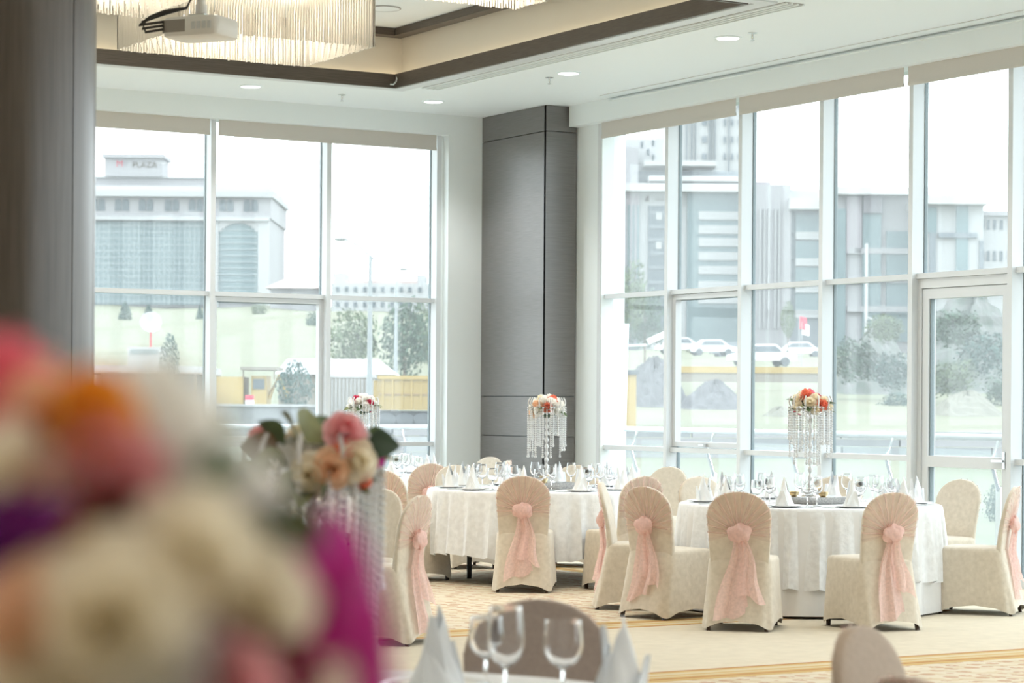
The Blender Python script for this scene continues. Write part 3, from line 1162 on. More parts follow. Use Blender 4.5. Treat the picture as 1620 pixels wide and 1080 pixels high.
NP = [napkin_mesh(s_) for s_ in (1, 4, 8)]
PL = MB().lathe([(.0008, .002), (.085, .002), (.095, .006), (.135, .014), (.137, .016), (.134, .0165), (.094, .0095), (.084, .006), (.0008, .006)], 36, cap=False).mesh('plate', 'porcelain', True)
FK = MB().box(-.004, .004, -.10, .03, .001, .004)
FK.box(-.011, .011, .03, .05, .001, .004)
for k in range(4):
    FK.box(-.011 + k * .0062, -.008 + k * .0062, .05, .095, .001, .004)
FK = FK.mesh('fork', 'steel')
KN = MB().box(-.005, .005, -.11, .0, .001, .006)
KN.add([(-.008, 0, .001), (.008, 0, .001), (.008, .08, .001), (-.004, .11, .001), (-.008, 0, .003), (.008, 0, .003), (.008, .08, .003), (-.004, .11, .003)], [(0, 1, 2, 3), (7, 6, 5, 4), (0, 4, 5, 1), (1, 5, 6, 2), (2, 6, 7, 3), (3, 7, 4, 0)])
KN = KN.mesh('knife', 'steel')
ZTOP = ZT + .004


def settings(tp, where, seats, phase=0., full=True):
    ac = {k: [] for k in ('plate', 'fork', 'knife', 'folded napkin', 'wine glass', 'water glass')}
    for k in seats:
        a = phase + 2 * pi * k / 10
        ca, sa = cos(a), sin(a)

        def pl(r, s_, z=0.):
            return (tp[0] + ca * r - sa * s_, tp[1] + sa * r + ca * s_, ZTOP + z)

        def mk(nm, me, r, s_, z=0., rz=0.):
            o = tag(inst(nm.replace(' ', '_'), me, None, pl(r, s_, z), a + rz), '', nm.split()[-1], nm + 's on the ' + where)
            ac[nm].append(o)
        rr = random.Random(int(k * 91 + tp[0] * 13))
        mk('plate', PL, .76, 0)
        mk('folded napkin', NP[(k + int(tp[1])) % 3], .76, 0, .007, rr.uniform(-.9, .9))
        mk('fork', FK, .77, .185, 0, pi / 2)
        mk('knife', KN, .77, -.185, 0, pi / 2)
        mk('wine glass', GW, .50 + rr.uniform(-.03, .03), -.15 + rr.uniform(-.02, .02))
        mk('water glass', GG, .56 + rr.uniform(-.03, .03), -.275 + rr.uniform(-.02, .02))
    desc = {'plate': '{} white plate from the left on the ', 'fork': '{} steel fork from the left on the ', 'knife': '{} steel knife from the left on the ',
            'folded napkin': '{} white folded napkin from the left on the ', 'wine glass': '{} tall clear wine glass from the left on the ', 'water glass': '{} clear water goblet from the left on the '}
    for k, v in ac.items():
        order_labels(v, desc[k] + where)


settings(T1, 'column table', range(10), .20)
settings(T2, 'right table', range(10), .05)
settings(T3, 'far window table', (0, 1, 2, 6, 7, 8, 9), .3)

# foreground table, laid where the photograph shows it


def fore(name, me, px, d, label, cat, rz=0., z=ZTOP, group=None):
    p = at(px, 1000, d)
    return tag(inst(name, me, None, (p.x, p.y, z), rz), label, cat, group)


GA = glass_mesh('wine_glass', .245, .044, .037, .036)
GB = glass_mesh('water_glass', .198, .048, .043, .036)
fore('wine_glass', GA, 800, 5.45, 'tall wine glass before the shaded foreground chair, left of the pair', 'glass')
fore('water_glass', GB, 891, 5.62, 'short wide goblet before the shaded foreground chair, right of the pair', 'glass')
fore('water_glass', GG, 769, 5.9, 'small goblet half hidden behind the tall foreground wine glass', 'glass')
fore('folded_napkin', NP[0], 978, 5.62, 'white folded napkin right of the foreground goblet', 'napkin', -.9, ZTOP + .007)
fore('plate', PL, 978, 5.62, 'white plate under the napkin right of the foreground goblet', 'plate')
fore('folded_napkin', NP[1], 690, 5.85, 'white folded napkin left of the tall foreground wine glass', 'napkin', .4, ZTOP + .007)
fore('plate', PL, 690, 5.85, 'white plate under the napkin left of the tall foreground wine glass', 'plate')


# ------------------------------------------------------------------ flowers
def rose_mesh(name, m_, seed, R=.032, openn=1.0):
    rnd = random.Random(seed)
    b = MB()
    for ring, (n, tilt, rad, hh) in enumerate(((3, 5, .32, 1.0), (4, 14, .50, 1.0), (5, 28, .72, .92), (6, 48, .95, .78), (7, 72, 1.12, .55))):
        tl = radians(tilt * openn)
        o0 = rnd.uniform(0, 6)
        for k in range(n):
            a = o0 + 2 * pi * k / n + rnd.uniform(-.1, .1)
            ca, sa = cos(a), sin(a)
            jit = rnd.uniform(.92, 1.08)

            def P(i, j):
                s_ = i / 4 * 2 - 1
                t = j / 4
                out = R * rad * jit * (.20 + .80 * sin(min(1.25, t * 1.15) * pi / 2) ** .8) + R * .22 * t ** 3 * sin(tl)
                up = R * hh * 1.25 * t * cos(tl * .75) - R * .30 * t ** 3 * sin(tl) - R * .25 * sin(tl)
                wd = R * rad * (2.2 * pi / n / 2.4 + .12) * (.35 + .65 * sin(pi * (.12 + .62 * t)))
                ang = s_ * wd / max(.2 * R, out)
                out2 = out * (1 - .04 * s_ * s_)
                return ((ca * cos(ang) - sa * sin(ang)) * out2, (sa * cos(ang) + ca * sin(ang)) * out2, up - .10 * R * s_ * s_ * t)
            b.grid(P, 4, 4)
    return b.mesh(name, m_, True)


def star_mesh(name, m_, seed, R=.05, n=6):
    rnd = random.Random(seed)
    b = MB()
    for k in range(n):
        a = 2 * pi * k / n + rnd.uniform(-.1, .1)
        ca, sa = cos(a), sin(a)
        cu_ = rnd.uniform(.7, 1.2)

        def P(i, j):
            s_ = i / 4 * 2 - 1
            t = j / 6
            wd = R * .36 * sin(pi * (.06 + .90 * t)) ** .8
            x = R * t
            z = R * (.55 * t - .55 * cu_ * t * t) - .12 * R * abs(s_) * sin(pi * t) * -1
            y = s_ * wd
            return (ca * x - sa * y, sa * x + ca * y, z)
        b.grid(P, 4, 6)
    b.ball((0, 0, .006), .007, 8, 6)
    return b.mesh(name, m_, True)


def leaf_mesh(name, m_, L=.08, W=.024, curl=.25):
    b = MB()

    def P(i, j):
        s_ = i / 4 * 2 - 1
        t = j / 7
        wd = W * sin(pi * (.03 + .94 * t ** .85)) ** .9
        return (L * t, s_ * wd, -curl * L * t * t + abs(s_) * wd * .35)
    b.grid(P, 4, 7)
    return b.mesh(name, m_, True)


RS = {}
for i, k in enumerate(('white', 'cream', 'peach', 'pink', 'rose', 'coral', 'red', 'crimson', 'magenta', 'purple', 'maroon', 'orange', 'mustard')):
    RS[k] = rose_mesh('rose', 'petal_' + k, 10 + i)
ST = {k: star_mesh('lily', 'petal_' + k, 30 + i) for i, k in enumerate(('magenta', 'coral', 'red', 'pink', 'orange', 'purple'))}
LF = {k: leaf_mesh('leaf', 'leaf_' + k) for k in ('green', 'olive', 'dark', 'brown')}


def orient(v):                   # rotation that turns local +Z to v
    return Vector((0, 0, 1)).rotation_difference(Vector(v).normalized()).to_euler()


def stand(label, x, y, zoff=0., tray=True, seed=1, rz=0., group='crystal flower stands', zbase=None, hs=0., rs=1.):
    """mirror tray, crystal stem, bowl with hanging strands."""
    z0 = ZTOP if zbase is None else zbase
    o = thing('flower_stand', label, 'flower stand', (x, y, z0), rz, group)
    rnd = random.Random(seed)
    H = .60 + hs
    if tray:
        t = MB()
        t.loft([[(.26 * cos(pi / 3 * k), .26 * sin(pi / 3 * k), 0) for k in range(6)], [(.275 * cos(pi / 3 * k), .275 * sin(pi / 3 * k), .05) for k in range(6)]])
        t.obj('mirror_tray', 'mirror_tray', o)
        zb = .05
    else:
        zb = .0
    MB().lathe([(.075 * rs, zb), (.078 * rs, zb + .006), (.05, zb + .018), (.022, zb + .030), (.012, zb + .05)], 24).obj('base', 'chrome', o, True)
    pr_ = []
    z = zb + .05
    n = 60
    for i in range(n + 1):
        u = i / n
        zz = z + (H - z) * u
        pr_.append((.007 + .011 * abs(sin(u * pi * 9)) ** 1.5, zz))
    MB().lathe(pr_, 12).obj('stem', 'crystal', o, True)
    MB().lathe([(r_ * rs, z_) for r_, z_ in ((.012, H - .01), (.03, H + .004), (.085, H + .030), (.125, H + .066), (.140, H + .085), (.136, H + .085), (.120, H + .068), (.08, H + .036), (.001, H + .02))], 32, cap=False).obj('bowl', 'chrome', o, True)
    lens = {}
    ns = 30
    for k in range(ns):
        a = 2 * pi * k / ns
        nb = rnd.choice((13, 15, 18, 20, 23))
        if nb not in lens:
            b = MB()
            for q in range(nb):
                rr = .0092 if q < nb - 1 else .013
                b.ball((0, 0, -q * .0185), rr, 6, 3, 1.05)
            lens[nb] = b.mesh('crystal_strand', 'crystal')
        r = rs * (.142 + (.015 if k % 2 else -.012))
        inst('crystal_strand', lens[nb], o, (r * cos(a), r * sin(a), H + .075), a)
    # arms that carry beads up around the flowers
    b = MB()
    for q in range(9):
        a = pi * .5 * q / 8
        b.ball((rs * (.142 + .014 * sin(2 * a)), 0, .016 * q * .6), .007, 6, 3)
    me = b.mesh('crystal_arm', 'crystal')
    for k in range(10):
        inst('crystal_arm', me, o, (0, 0, H + .08), 2 * pi * k / 10 + .2)
    o['H'] = H
    return o


def bouquet(o, pal, seed, R=.135, n=17, leaves=9, leafpal=('green', 'olive'), lil=None, lift=.075, sc=1.0, lsc=1.0, lel=(-.25, .55)):
    rnd = random.Random(seed)
    H = o['H']
    c = Vector((0, 0, H + lift))
    MB().ball((0, 0, H + lift), R * .62, 14, 8, .75).obj('foam', 'leaf_dark', o, True)
    for k in range(n):
        u = (k + .5) / n
        z = 1 - u * 1.15
        th = k * 2.39996 + rnd.uniform(-.2, .2)
        q = sqrt(max(0, 1 - z * z))
        d = Vector((q * cos(th), q * sin(th), z * .85))
        col = pal[k % len(pal)] if k else pal[0]
        me = RS[col]
        nm = 'rose'
        s_ = rnd.uniform(.95, 1.3) * sc
        if lil and k % lil[1] == 2:
            me, nm, s_ = ST[lil[0]], 'lily', rnd.uniform(.7, .9) * sc
        r = inst(nm, me, o, c + d * R * .80, None, orient(d + Vector((0, 0, .15))))
        r.scale = (s_, s_, s_)
    for k in range(leaves):
        a = 2 * pi * k / leaves + rnd.uniform(-.3, .3)
        el = rnd.uniform(*lel)
        r = inst('leaf', LF[rnd.choice(leafpal)], o, c + Vector((cos(a), sin(a), el * .6)) * R * .75, None, (rnd.uniform(-.4, .4), -el, a))
        s_ = rnd.uniform(.8, 1.25) * sc * lsc
        r.scale = (s_, s_, s_)


s1 = stand('crystal flower stand with white and orange blooms on the column table', T1[0] + .02, T1[1] - .05, seed=2, rz=.4)
bouquet(s1, ('white', 'cream', 'coral', 'white', 'white', 'white', 'white', 'white', 'white', 'peach'), 4, n=20, leaves=4, sc=1.22, R=.14, lift=.055)
s2 = stand('crystal flower stand with cream roses and red flowers on the right table', T2[0], T2[1], seed=5, rz=1.1, hs=.02)
bouquet(s2, ('pink', 'coral', 'red', 'cream', 'cream', 'red', 'cream', 'cream', 'coral', 'cream', 'cream'), 9, n=18, leaves=8, lil=('red', 9), R=.15)
s3 = stand('crystal flower stand with white blooms on the far window table', T3[0] + .04, T3[1] - .06, seed=8, rz=2.1)
bouquet(s3, ('white', 'white', 'white', 'red', 'white', 'white'), 14, n=20, leaves=6, sc=1.2, R=.14, lift=.055)
s0 = stand('out of focus flower stand with pink roses and green leaves on the foreground table', T0[0] - .03, T0[1] - .02, seed=11, rz=2.6, hs=-.115)
bouquet(s0, ('cream', 'white', 'cream', 'white'), 21, n=12, leaves=14, leafpal=('olive', 'green'), sc=1.1, R=.115, lift=.06)
for kind, col, px, py, dd, sz, face in (('rose', 'rose', 545, 682, -.10, 1.25, (.3, 1, .5)), ('rose', 'cream', 562, 730, -.12, 1.35, (.5, 1, .1)), ('rose', 'peach', 525, 742, -.14, 1.2, (.2, 1, 0)), ('lily', 'coral', 545, 712, -.13, .55, (.3, 1, .2)),
                                        ('rose', 'coral', 572, 758, -.10, .7, (.6, 1, -.2)), ('rose', 'cream', 490, 752, -.14, 1.3, (-.1, 1, 0)), ('lily', 'magenta', 598, 724, -.06, .55, (.9, .6, .2)), ('rose', 'white', 440, 735, -.10, 1.2, (-.5, 1, .1)), ('rose', 'rose', 415, 690, -.04, .8, (-.8, .6, .3))):
    p = at(px, py, 5.33 + dd)
    v = RT * face[0] - FW * face[1] + Vector((0, 0, face[2]))
    q = inst(kind, (RS if kind == 'rose' else ST)[col], s0, Matrix.Rotation(-2.6, 3, 'Z') @ Vector((p.x - s0.location.x, p.y - s0.location.y, p.z - ZTOP)), None, orient(Matrix.Rotation(-2.6, 3, 'Z') @ v))
    q.scale = (sz, sz, sz)
for px, py, dd, col, sz, a, el in ((470, 700, -.10, 'olive', 1.15, 1.9, -.9), (450, 705, -.10, 'green', 1.0, 2.5, -.8), (485, 700, -.13, 'olive', 1.2, 1.3, -1.0), (500, 700, -.08, 'green', 1.0, .9, -.9), (440, 715, -.10, 'brown', 1.0, 3.0, -.3), (455, 735, -.12, 'olive', 1.1, 3.3, .0), (580, 705, -.08, 'dark', .9, -.2, -.1), (580, 700, -.06, 'green', .8, .3, -.3), (480, 760, -.14, 'olive', 1.0, 3.6, .4), (520, 775, -.14, 'green', .9, 4.2, .6)):
    p = at(px, py, 5.33 + dd)
    q = inst('leaf', LF[col], s0, Matrix.Rotation(-2.6, 3, 'Z') @ Vector((p.x - s0.location.x, p.y - s0.location.y, p.z - ZTOP)), None, (1.1, el, -YAW + a - 2.6))
    q.scale = (sz, sz * 1.7, sz)

for lb, sx, dx, dy in (('small gold votive cup on the right table tray, left of the stem', T2, -.13, .02), ('small gold votive cup on the right table tray, right of the stem', T2, .02, -.13), ('small gold votive cup on the column table tray', T1, -.06, -.13)):
    v = thing('votive_cup', lb, 'candle cup', (sx[0] + dx, sx[1] + dy, ZTOP + .05), 0, 'votive cups')
    MB().lathe([(.018, 0), (.034, .012), (.040, .035), (.037, .035), (.030, .014), (.001, .010)], 20, cap=False).obj('cup', 'gold_cup', v, True)
    MB().lathe([(.028, .012), (.028, .026), (.001, .026)], 16).obj('candle', 'porcelain', v, True)

# nearest flowers: a large bouquet just in front of the camera
FGD = 1.0
fp = at(195, 1000, FGD)
s6 = stand('strongly blurred bouquet of mixed flowers nearest the camera', fp.x, fp.y, tray=True, seed=17, rz=0, hs=-.14, rs=.42)
FZ = fp.z


def fg(kind, col, px, py, dd, s_, face=(0, 0, 1)):
    p = at(px, py, FGD + dd * .77)
    loc = Vector((p.x - fp.x, p.y - fp.y, p.z - ZTOP))
    me = {'r': RS, 's': ST, 'l': LF}[kind][col]
    v = RT * face[0] - FW * face[1] + Vector((0, 0, face[2]))
    o = inst({'r': 'rose', 's': 'lily', 'l': 'leaf'}[kind], me, s6, loc, None, orient(v))
    s_ *= .50 if kind == 'r' else .64
    o.scale = (s_, s_, s_)
    return o


MB().ball((0, 0, fp.z - ZTOP - .03), .08, 16, 10, .8).obj('foam', 'leaf_dark', s6, True)
for a in (
    ('r', 'pink', 15, 610, -.02, 1.25, (-.3, .4, 1)), ('r', 'peach', 70, 655, -.06, 1.0, (-.2, .7, 1)), ('r', 'crimson', 92, 690, -.09, .85, (0, 1, .6)),
    ('r', 'orange', 145, 650, -.10, 1.0, (.1, .8, 1)), ('r', 'white', 240, 690, -.04, 1.75, (.2, .5, 1)), ('r', 'rose', 165, 745, -.10, 1.35, (.1, 1, .5)),
    ('r', 'cream', 20, 770, -.11, 1.35, (-.3, 1, .4)), ('r', 'rose', 75, 770, -.10, .9, (-.1, 1, .5)), ('s', 'purple', 18, 875, -.14, .95, (-.2, 1, .2)),
    ('r', 'maroon', 185, 825, -.11, .75, (.1, 1, .2)), ('r', 'mustard', 118, 885, -.14, .85, (0, 1, .1)), ('r', 'cream', 175, 985, -.17, 1.7, (0, 1, .1)),
    ('r', 'peach', 55, 985, -.16, 1.3, (-.3, 1, 0)), ('r', 'white', 300, 760, -.07, 1.5, (.4, .8, .6)), ('r', 'cream', 300, 890, -.13, 1.5, (.3, 1, .2)),
    ('r', 'white', 375, 790, -.04, 1.15, (.6, .6, .5)), ('r', 'cream', 400, 965, -.11, 1.35, (.5, 1, 0)), ('r', 'white', 250, 1075, -.16, 1.5, (.1, 1, -.1)),
    ('s', 'magenta', 500, 975, -.06, 1.45, (.85, .5, .0)), ('s', 'magenta', 525, 1075, -.06, 1.25, (.85, .55, -.2)), ('r', 'maroon', 335, 1060, -.15, 1.0, (.2, 1, -.1)), ('r', 'maroon', 428, 1065, -.12, .95, (.4, 1, -.1)),
    ('r', 'rose', 380, 1090, -.16, .9, (.3, 1, -.1)), ('r', 'cream', 60, 1085, -.17, 1.3, (-.2, 1, -.2)), ('r', 'rose', -70, 760, -.04, 1.3, (-.6, .6, .5)),
    ('r', 'white', -90, 900, -.08, 1.4, (-.7, .7, .1)), ('r', 'pink', -40, 660, 0, 1.2, (-.5, .2, 1)), ('r', 'cream', 300, 1160, -.13, 1.5, (.2, 1, -.4)),
    ('r', 'orange', 120, 1170, -.14, 1.4, (0, 1, -.5)), ('r', 'white', 150, 700, .08, 1.4, (0, -.4, 1)), ('r', 'rose', 300, 800, .10, 1.4, (.4, -.6, .8)), ('r', 'cream', 20, 800, .10, 1.4, (-.4, -.6, .8)), ('r', 'peach', 200, 880, .14, 1.4, (0, -1, .4)),
    ('r', 'cream', 470, 1110, -.08, 1.3, (.6, .8, -.3)),
):
    fg(*a)
for px, py, dd, col, s_, ez, ey, ex in ((345, 850, -.10, 'dark', .62, .2, .1, .6), (375, 905, -.11, 'dark', .55, .5, .2, .9), (300, 745, -.10, 'green', .4, .4, -.2, .5), (400, 860, -.03, 'olive', .65, .0, .0, .7), (395, 835, -.02, 'green', .60, -.3, .1, .8),
                                          (420, 905, -.04, 'dark', .55, .1, .1, .5), (160, 815, -.12, 'brown', .45, -.8, .5, .6), (60, 590, .03, 'olive', .35, 1.2, -.6, .2), (300, 680, .02, 'olive', .4, .3, -.3, .2)):
    p = at(px, py, FGD + dd * .77)
    s_ *= .8
    lf = inst('leaf', LF[col], s6, (p.x - fp.x, p.y - fp.y, p.z - ZTOP), None, (ex + .6, ey, -YAW + ez))
    lf.scale = (s_, s_ * 1.3, s_)

# ------------------------------------------------------------------ exterior
def smooth(x):
    x = max(0., min(1., x))
    return x * x * (3 - 2 * x)


def prof(tb, d):
    for (a, za), (b, zb) in zip(tb, tb[1:]):
        if d <= b:
            return za + (zb - za) * max(0, (d - a)) / (b - a)
    return tb[-1][1]


TLEFT = [(-60, -.2), (60, -.2), (100, 0.), (115, 1.5), (130, 3.4), (220, 9.3), (320, 14.3), (520, 22)]
TRIGHT = [(-60, -.2), (48, -.2), (62, .15), (100, 1.7), (220, 6.0), (400, 12), (520, 15)]


def ground_z(lat, d):
    s_ = smooth((lat / max(d, 20) + .03) / .07)
    return prof(TLEFT, d) * (1 - s_) + prof(TRIGHT, d) * s_


ds = [-40, 0, 20, 30, 40, 48, 55, 62, 70, 80, 90, 100, 107, 115, 122, 130, 150, 175, 200, 220, 250, 280, 320, 360, 420, 520]
nl = 60
b = MB()


def Pg(i, j):
    d = ds[j]
    wd = 60 + max(0, d) * .55
    lat = -wd + 2 * wd * i / nl
    rr = random.Random(i * 131 + j * 17)
    z = ground_z(lat, d) + (rr.uniform(-.25, .25) * d / 200 if d > 105 else 0)
    return E(lat, d, z)


b.grid(Pg, nl, len(ds) - 1)
struct(b.obj('ground', 'lawn', None, True))

# terrace with glass railing
struct(MB().box(13.52, 15.4, -6, 24.9, -.18, -.06).obj('floor_terrace', 'paving'))
struct(MB().box(-8, 13.52, 22.75, 24.9, -.18, -.06).obj('floor_terrace_back', 'paving'))
rl = thing('glass_railing', 'glass railing with pale handrail outside the windows', 'railing', (15.1, 24.6, -.06))
zr = 1.24
MB().tube([(0, 0, zr), (0, -26, zr)], .032, 10).obj('handrail', 'aluminium', rl, True)
MB().tube([(0, 0, zr), (-20, 0, zr)], .032, 10).obj('handrail', 'aluminium', rl, True)
pm = MB()
pm.box(-.012, .012, -.035, .035, 0, .78)
pm.tube([(0, 0, .74), (-.10, 0, 1.02), (0, 0, zr - .02)], .018, 6)
pm = pm.mesh('post', 'steel')
for k in range(17):
    inst('post', pm, rl, (0, -.5 - 1.52 * k, 0))
    MB().box(-.004, .004, -.55 - 1.52 * k - 1.44, -.55 - 1.52 * k - .04, .08, 1.12).obj('pane', 'rail_glass', rl)
for k in range(13):
    inst('post', pm, rl, (-.5 - 1.52 * k, 0, 0), pi / 2)
    MB().box(-.55 - 1.52 * k - 1.44, -.55 - 1.52 * k - .04, -.004, .004, .08, 1.12).obj('pane', 'rail_glass', rl)


class Far:                      # a distant thing laid out on a frontal plane of the view, with depth
    def __init__(s, name, label, cat, px, py, d, group=None, turn=0.):
        s.k = d / 3700
        s.px, s.py = px, py
        p = at(px, py, d)
        s.o = thing(name, label, cat, p, -YAW + radians(turn), group)

    def box(s, nm, m_, x0, x1, y0, y1, d0=0., d1=6., parent=None):   # x, y in photo units; d in metres
        k = s.k
        return MB().box((x0 - s.px) * k, (x1 - s.px) * k, d0, d1, (s.py - y1) * k, (s.py - y0) * k).obj(nm, m_, parent or s.o)

    def win(s, nm, m_, cells, w_, h_, d0=-.12):    # one shared mesh, many windows
        k = s.k
        me = MB().box(-w_ * k / 2, w_ * k / 2, -.08, .05, -h_ * k / 2, h_ * k / 2).mesh(nm, m_)
        for x, y in cells:
            inst(nm, me, s.o, ((x - s.px) * k, d0, (s.py - y) * k))


def text(parent, body, m_, size, loc, rot):
    cu_ = bpy.data.curves.new('lettering', 'FONT')
    cu_.body = body
    cu_.size = size
    cu_.extrude = .03
    cu_.align_x = 'CENTER'
    t_ = bpy.data.objects.new('lettering', cu_)
    COL.objects.link(t_)
    dg = bpy.context.evaluated_depsgraph_get()
    me = bpy.data.meshes.new_from_object(t_.evaluated_get(dg))
    bpy.data.objects.remove(t_)
    me.materials.clear()
    me.materials.append(MATS[m_])
    return inst('lettering', me, parent, loc, None, rot)


# plaza building with arched attic windows
B = Far('plaza_building', 'long pale building with arched attic windows, glass facade and a roof sign', 'building', 290, 486, 320)
k = B.k
B.box('wall', 'stone_pale', 60, 425, 345, 486, .6, 22)
B.box('attic', 'stone_pale', 60, 428, 312, 345, 0, 22)
B.box('cornice', 'stone_white', 60, 432, 303, 312, -1.2, 22)
B.box('cornice', 'stone_white', 60, 426, 343, 349, -.8, 0)
B.box('roof_parapet', 'stone_pale', 60, 318, 278, 292, 4, 20)
B.box('parapet_cap', 'stone_white', 60, 320, 275, 278, 3.6, 20)
B.box('roof', 'roof_white', 60, 425, 292, 303, 2, 20)
B.box('sign_tower', 'stone_pale', 158, 250, 247, 276, 3, 9)
B.box('sign_cap', 'stone_pale', 155, 254, 241, 247, 2.4, 9.6)
me = MB()
n = 10
pts = [(-.42, 0), (.42, 0)] + [(.42 * cos(pi * i / n), 1.15 + .42 * sin(pi * i / n)) for i in range(n + 1)]
me.add([(x * 1.05, -.12, z * 1.05) for x, z in pts] + [(x * 1.05, .10, z * 1.05) for x, z in pts], [tuple(range(len(pts))), tuple(range(2 * len(pts) - 1, len(pts) - 1, -1))] + [(i, (i + 1) % len(pts), len(pts) + (i + 1) % len(pts), len(pts) + i) for i in range(len(pts))])
me = me.mesh('arched_window', 'far_window')
for cx in (154, 192, 230, 271, 309, 357, 396):
    for dx in (-6, 6):
        inst('arched_window', me, B.o, ((cx + dx - 290) * k, -.02, (486 - 334) * k))
B.box('glass_facade', 'curtain_glass', 60, 322, 350, 482, .2, .7)
B.box('glass_facade', 'curtain_glass', 345, 408, 352, 478, .2, .7)
for i in range(33):
    x = 66 + i * 8
    B.box('facade_mullion', 'mullion_pale', x, x + 1.7, 350, 482, .05, .25)
for i in range(13):
    B.box('facade_band', 'mullion_pale', 60, 322, 356 + i * 10, 358.2 + i * 10, .08, .25)
    if i < 12:
        B.box('facade_band', 'mullion_pale', 345, 408, 362 + i * 10, 364.2 + i * 10, .08, .25)
for x0, x1 in ((322, 345), (408, 425)):
    B.box('pilaster', 'stone_white', x0, x1, 349, 486, -.3, .8)
b = MB()
for i in range(12):             # spandrel closing the arch over the right bay
    t0, t1 = i / 12, (i + 1) / 12
    f = lambda t: 16 * (abs(2 * t - 1) ** 2.2)
    b.box((345 + 63 * t0 - 290) * k, (345 + 63 * t1 - 290) * k, -.1, .3, (486 - 352 - max(.4, f((t0 + t1) / 2))) * k, (486 - 349) * k)
b.obj('arch_spandrel', 'stone_white', B.o)
text(B.o, 'M', 'sign_red', 1.30, ((182 - 290) * k, 2.95, (486 - 261) * k), (pi / 2, 0, 0))
text(B.o, 'Y', 'stone_pink', 1.15, ((191 - 290) * k, 2.95, (486 - 261) * k), (pi / 2, 0, 0))
text(B.o, 'PLAZA', 'sign_dark', 1.15, ((222 - 290) * k, 2.95, (486 - 262) * k), (pi / 2, 0, 0))

B = Far('low_house', 'low house with a hipped brownish roof beyond the field', 'building', 465, 486, 300)
B.box('wall', 'stone_pale', 428, 504, 456, 492, 0, 10)
k = B.k
MB().add([((420 - 465) * k, -1, 30 * k), ((512 - 465) * k, -1, 30 * k), ((512 - 465) * k, 11, 30 * k), ((420 - 465) * k, 11, 30 * k), ((448 - 465) * k, 5, 50 * k), ((480 - 465) * k, 5, 46 * k)], [(0, 1, 5, 4), (1, 2, 5), (2, 3, 4, 5), (3, 0, 4), (3, 2, 1, 0)]).obj('roof', 'roof_red', B.o)
B.win('window', 'far_window', [(x, 470) for x in (440, 456, 472, 488)], 6, 9)

B = Far('apartment_block', 'pale apartment block with grey roof behind the street lamps', 'building', 600, 520, 290)
B.box('wall', 'stone_white', 524, 680, 448, 540, 0, 14)
B.box('stair_tower', 'stone_white', 526, 546, 431, 448, 1, 8)
B.box('stair_tower', 'stone_white', 658, 672, 434, 448, 1, 8)
B.box('roof', 'roof_red', 546, 660, 443, 448.5, 1, 12)
B.win('window', 'far_window', [(x, y) for x in (534, 548, 562, 577, 591, 605, 620, 634, 648, 664) for y in (458, 482, 506)], 5.5, 8)

# right hand city
B = Far('office_tower', 'tall pale office tower rising behind the stepped white building', 'building', 1130, 420, 420)
B.box('wall', 'stone_white', 1052, 1196, 120, 620, 0, 30)
for x in (1084, 1092, 1098, 1120, 1124, 1129, 1151):
    B.box('fin', 'stone_grey', x, x + 1.4, 120, 300, -.5, 0)
B.win('window', 'stone_grey', [(x, y) for x in (1064, 1074, 1111, 1115, 1145, 1157, 1168, 1178, 1188) for y in range(140, 300, 27)], 4, 10)

B = Far('stepped_building', 'stepped white building with pale terraces near the grey column', 'building', 1060, 520, 330)
B.box('wall', 'stone_pale', 968, 1008, 233, 520, 0, 20)
B.box('wall', 'stone_white', 990, 1050, 215, 420, 4, 24)
B.box('wall', 'stone_grey', 1008, 1196, 268, 420, 2, 20)
for x0, x1, y0 in ((1016, 1130, 256), (1024, 1168, 280), (968, 1184, 292)):
    B.box('terrace_roof', 'roof_white', x0, x1, y0, y0 + 8, -2, 6)
for x, y in ((1000, 245), (1016, 224), (1026, 236), (1034, 221), (1034, 245)):
    B.box('window', 'far_window', x - 1.5, x + 1.5, y - 5, y + 5, 3.8, 4.1)

B = Far('glass_office', 'glass fronted office with white pilasters and a small rooftop sign', 'building', 1070, 580, 280)
B.box('wall', 'stone_white', 966, 1190, 300, 580, .8, 24)
B.box('fascia', 'roof_white', 960, 1192, 294, 304, -1.5, 24)
B.box('glass_bay', 'curtain_glass', 974, 1010, 324, 560, .3, .9)
B.box('bay_top', 'stone_pink', 970, 1010, 304, 324, .2, .9)
B.box('glass_bay', 'far_window', 1024, 1052, 325, 520, .3, .9)
B.box('glass_bay', 'curtain_glass', 1086, 1186, 302, 560, .3, .9)
for y in (334, 356, 376, 398, 420, 444, 466):
    B.box('floor_band', 'stone_white', 1104, 1186, y, y + 13, .0, .4)
    B.box('floor_band', 'stone_grey', 1026, 1052, y, y + 5, .15, .4)
for x in (980, 988, 996, 1003):
    B.box('facade_mullion', 'stone_pink', x, x + 2.5, 324, 560, .1, .35)
B.win('window', 'stone_white', [(1041, 342), (1041, 388)], 9, 11, .2)
k = B.k
text(B.o, 'Akat', 'sign_dark', .62, ((1042 - 1070) * k, .75, (580 - 317) * k), (pi / 2, 0, 0))
MB().add([((1018 - 1070) * k, .7, (580 - 318) * k), ((1026 - 1070) * k, .7, (580 - 318) * k), ((1025 - 1070) * k, .7, (580 - 307) * k), ((1020 - 1070) * k, .7, (580 - 312) * k)], [(0, 1, 2, 3)]).obj('emblem', 'sign_dark', B.o)

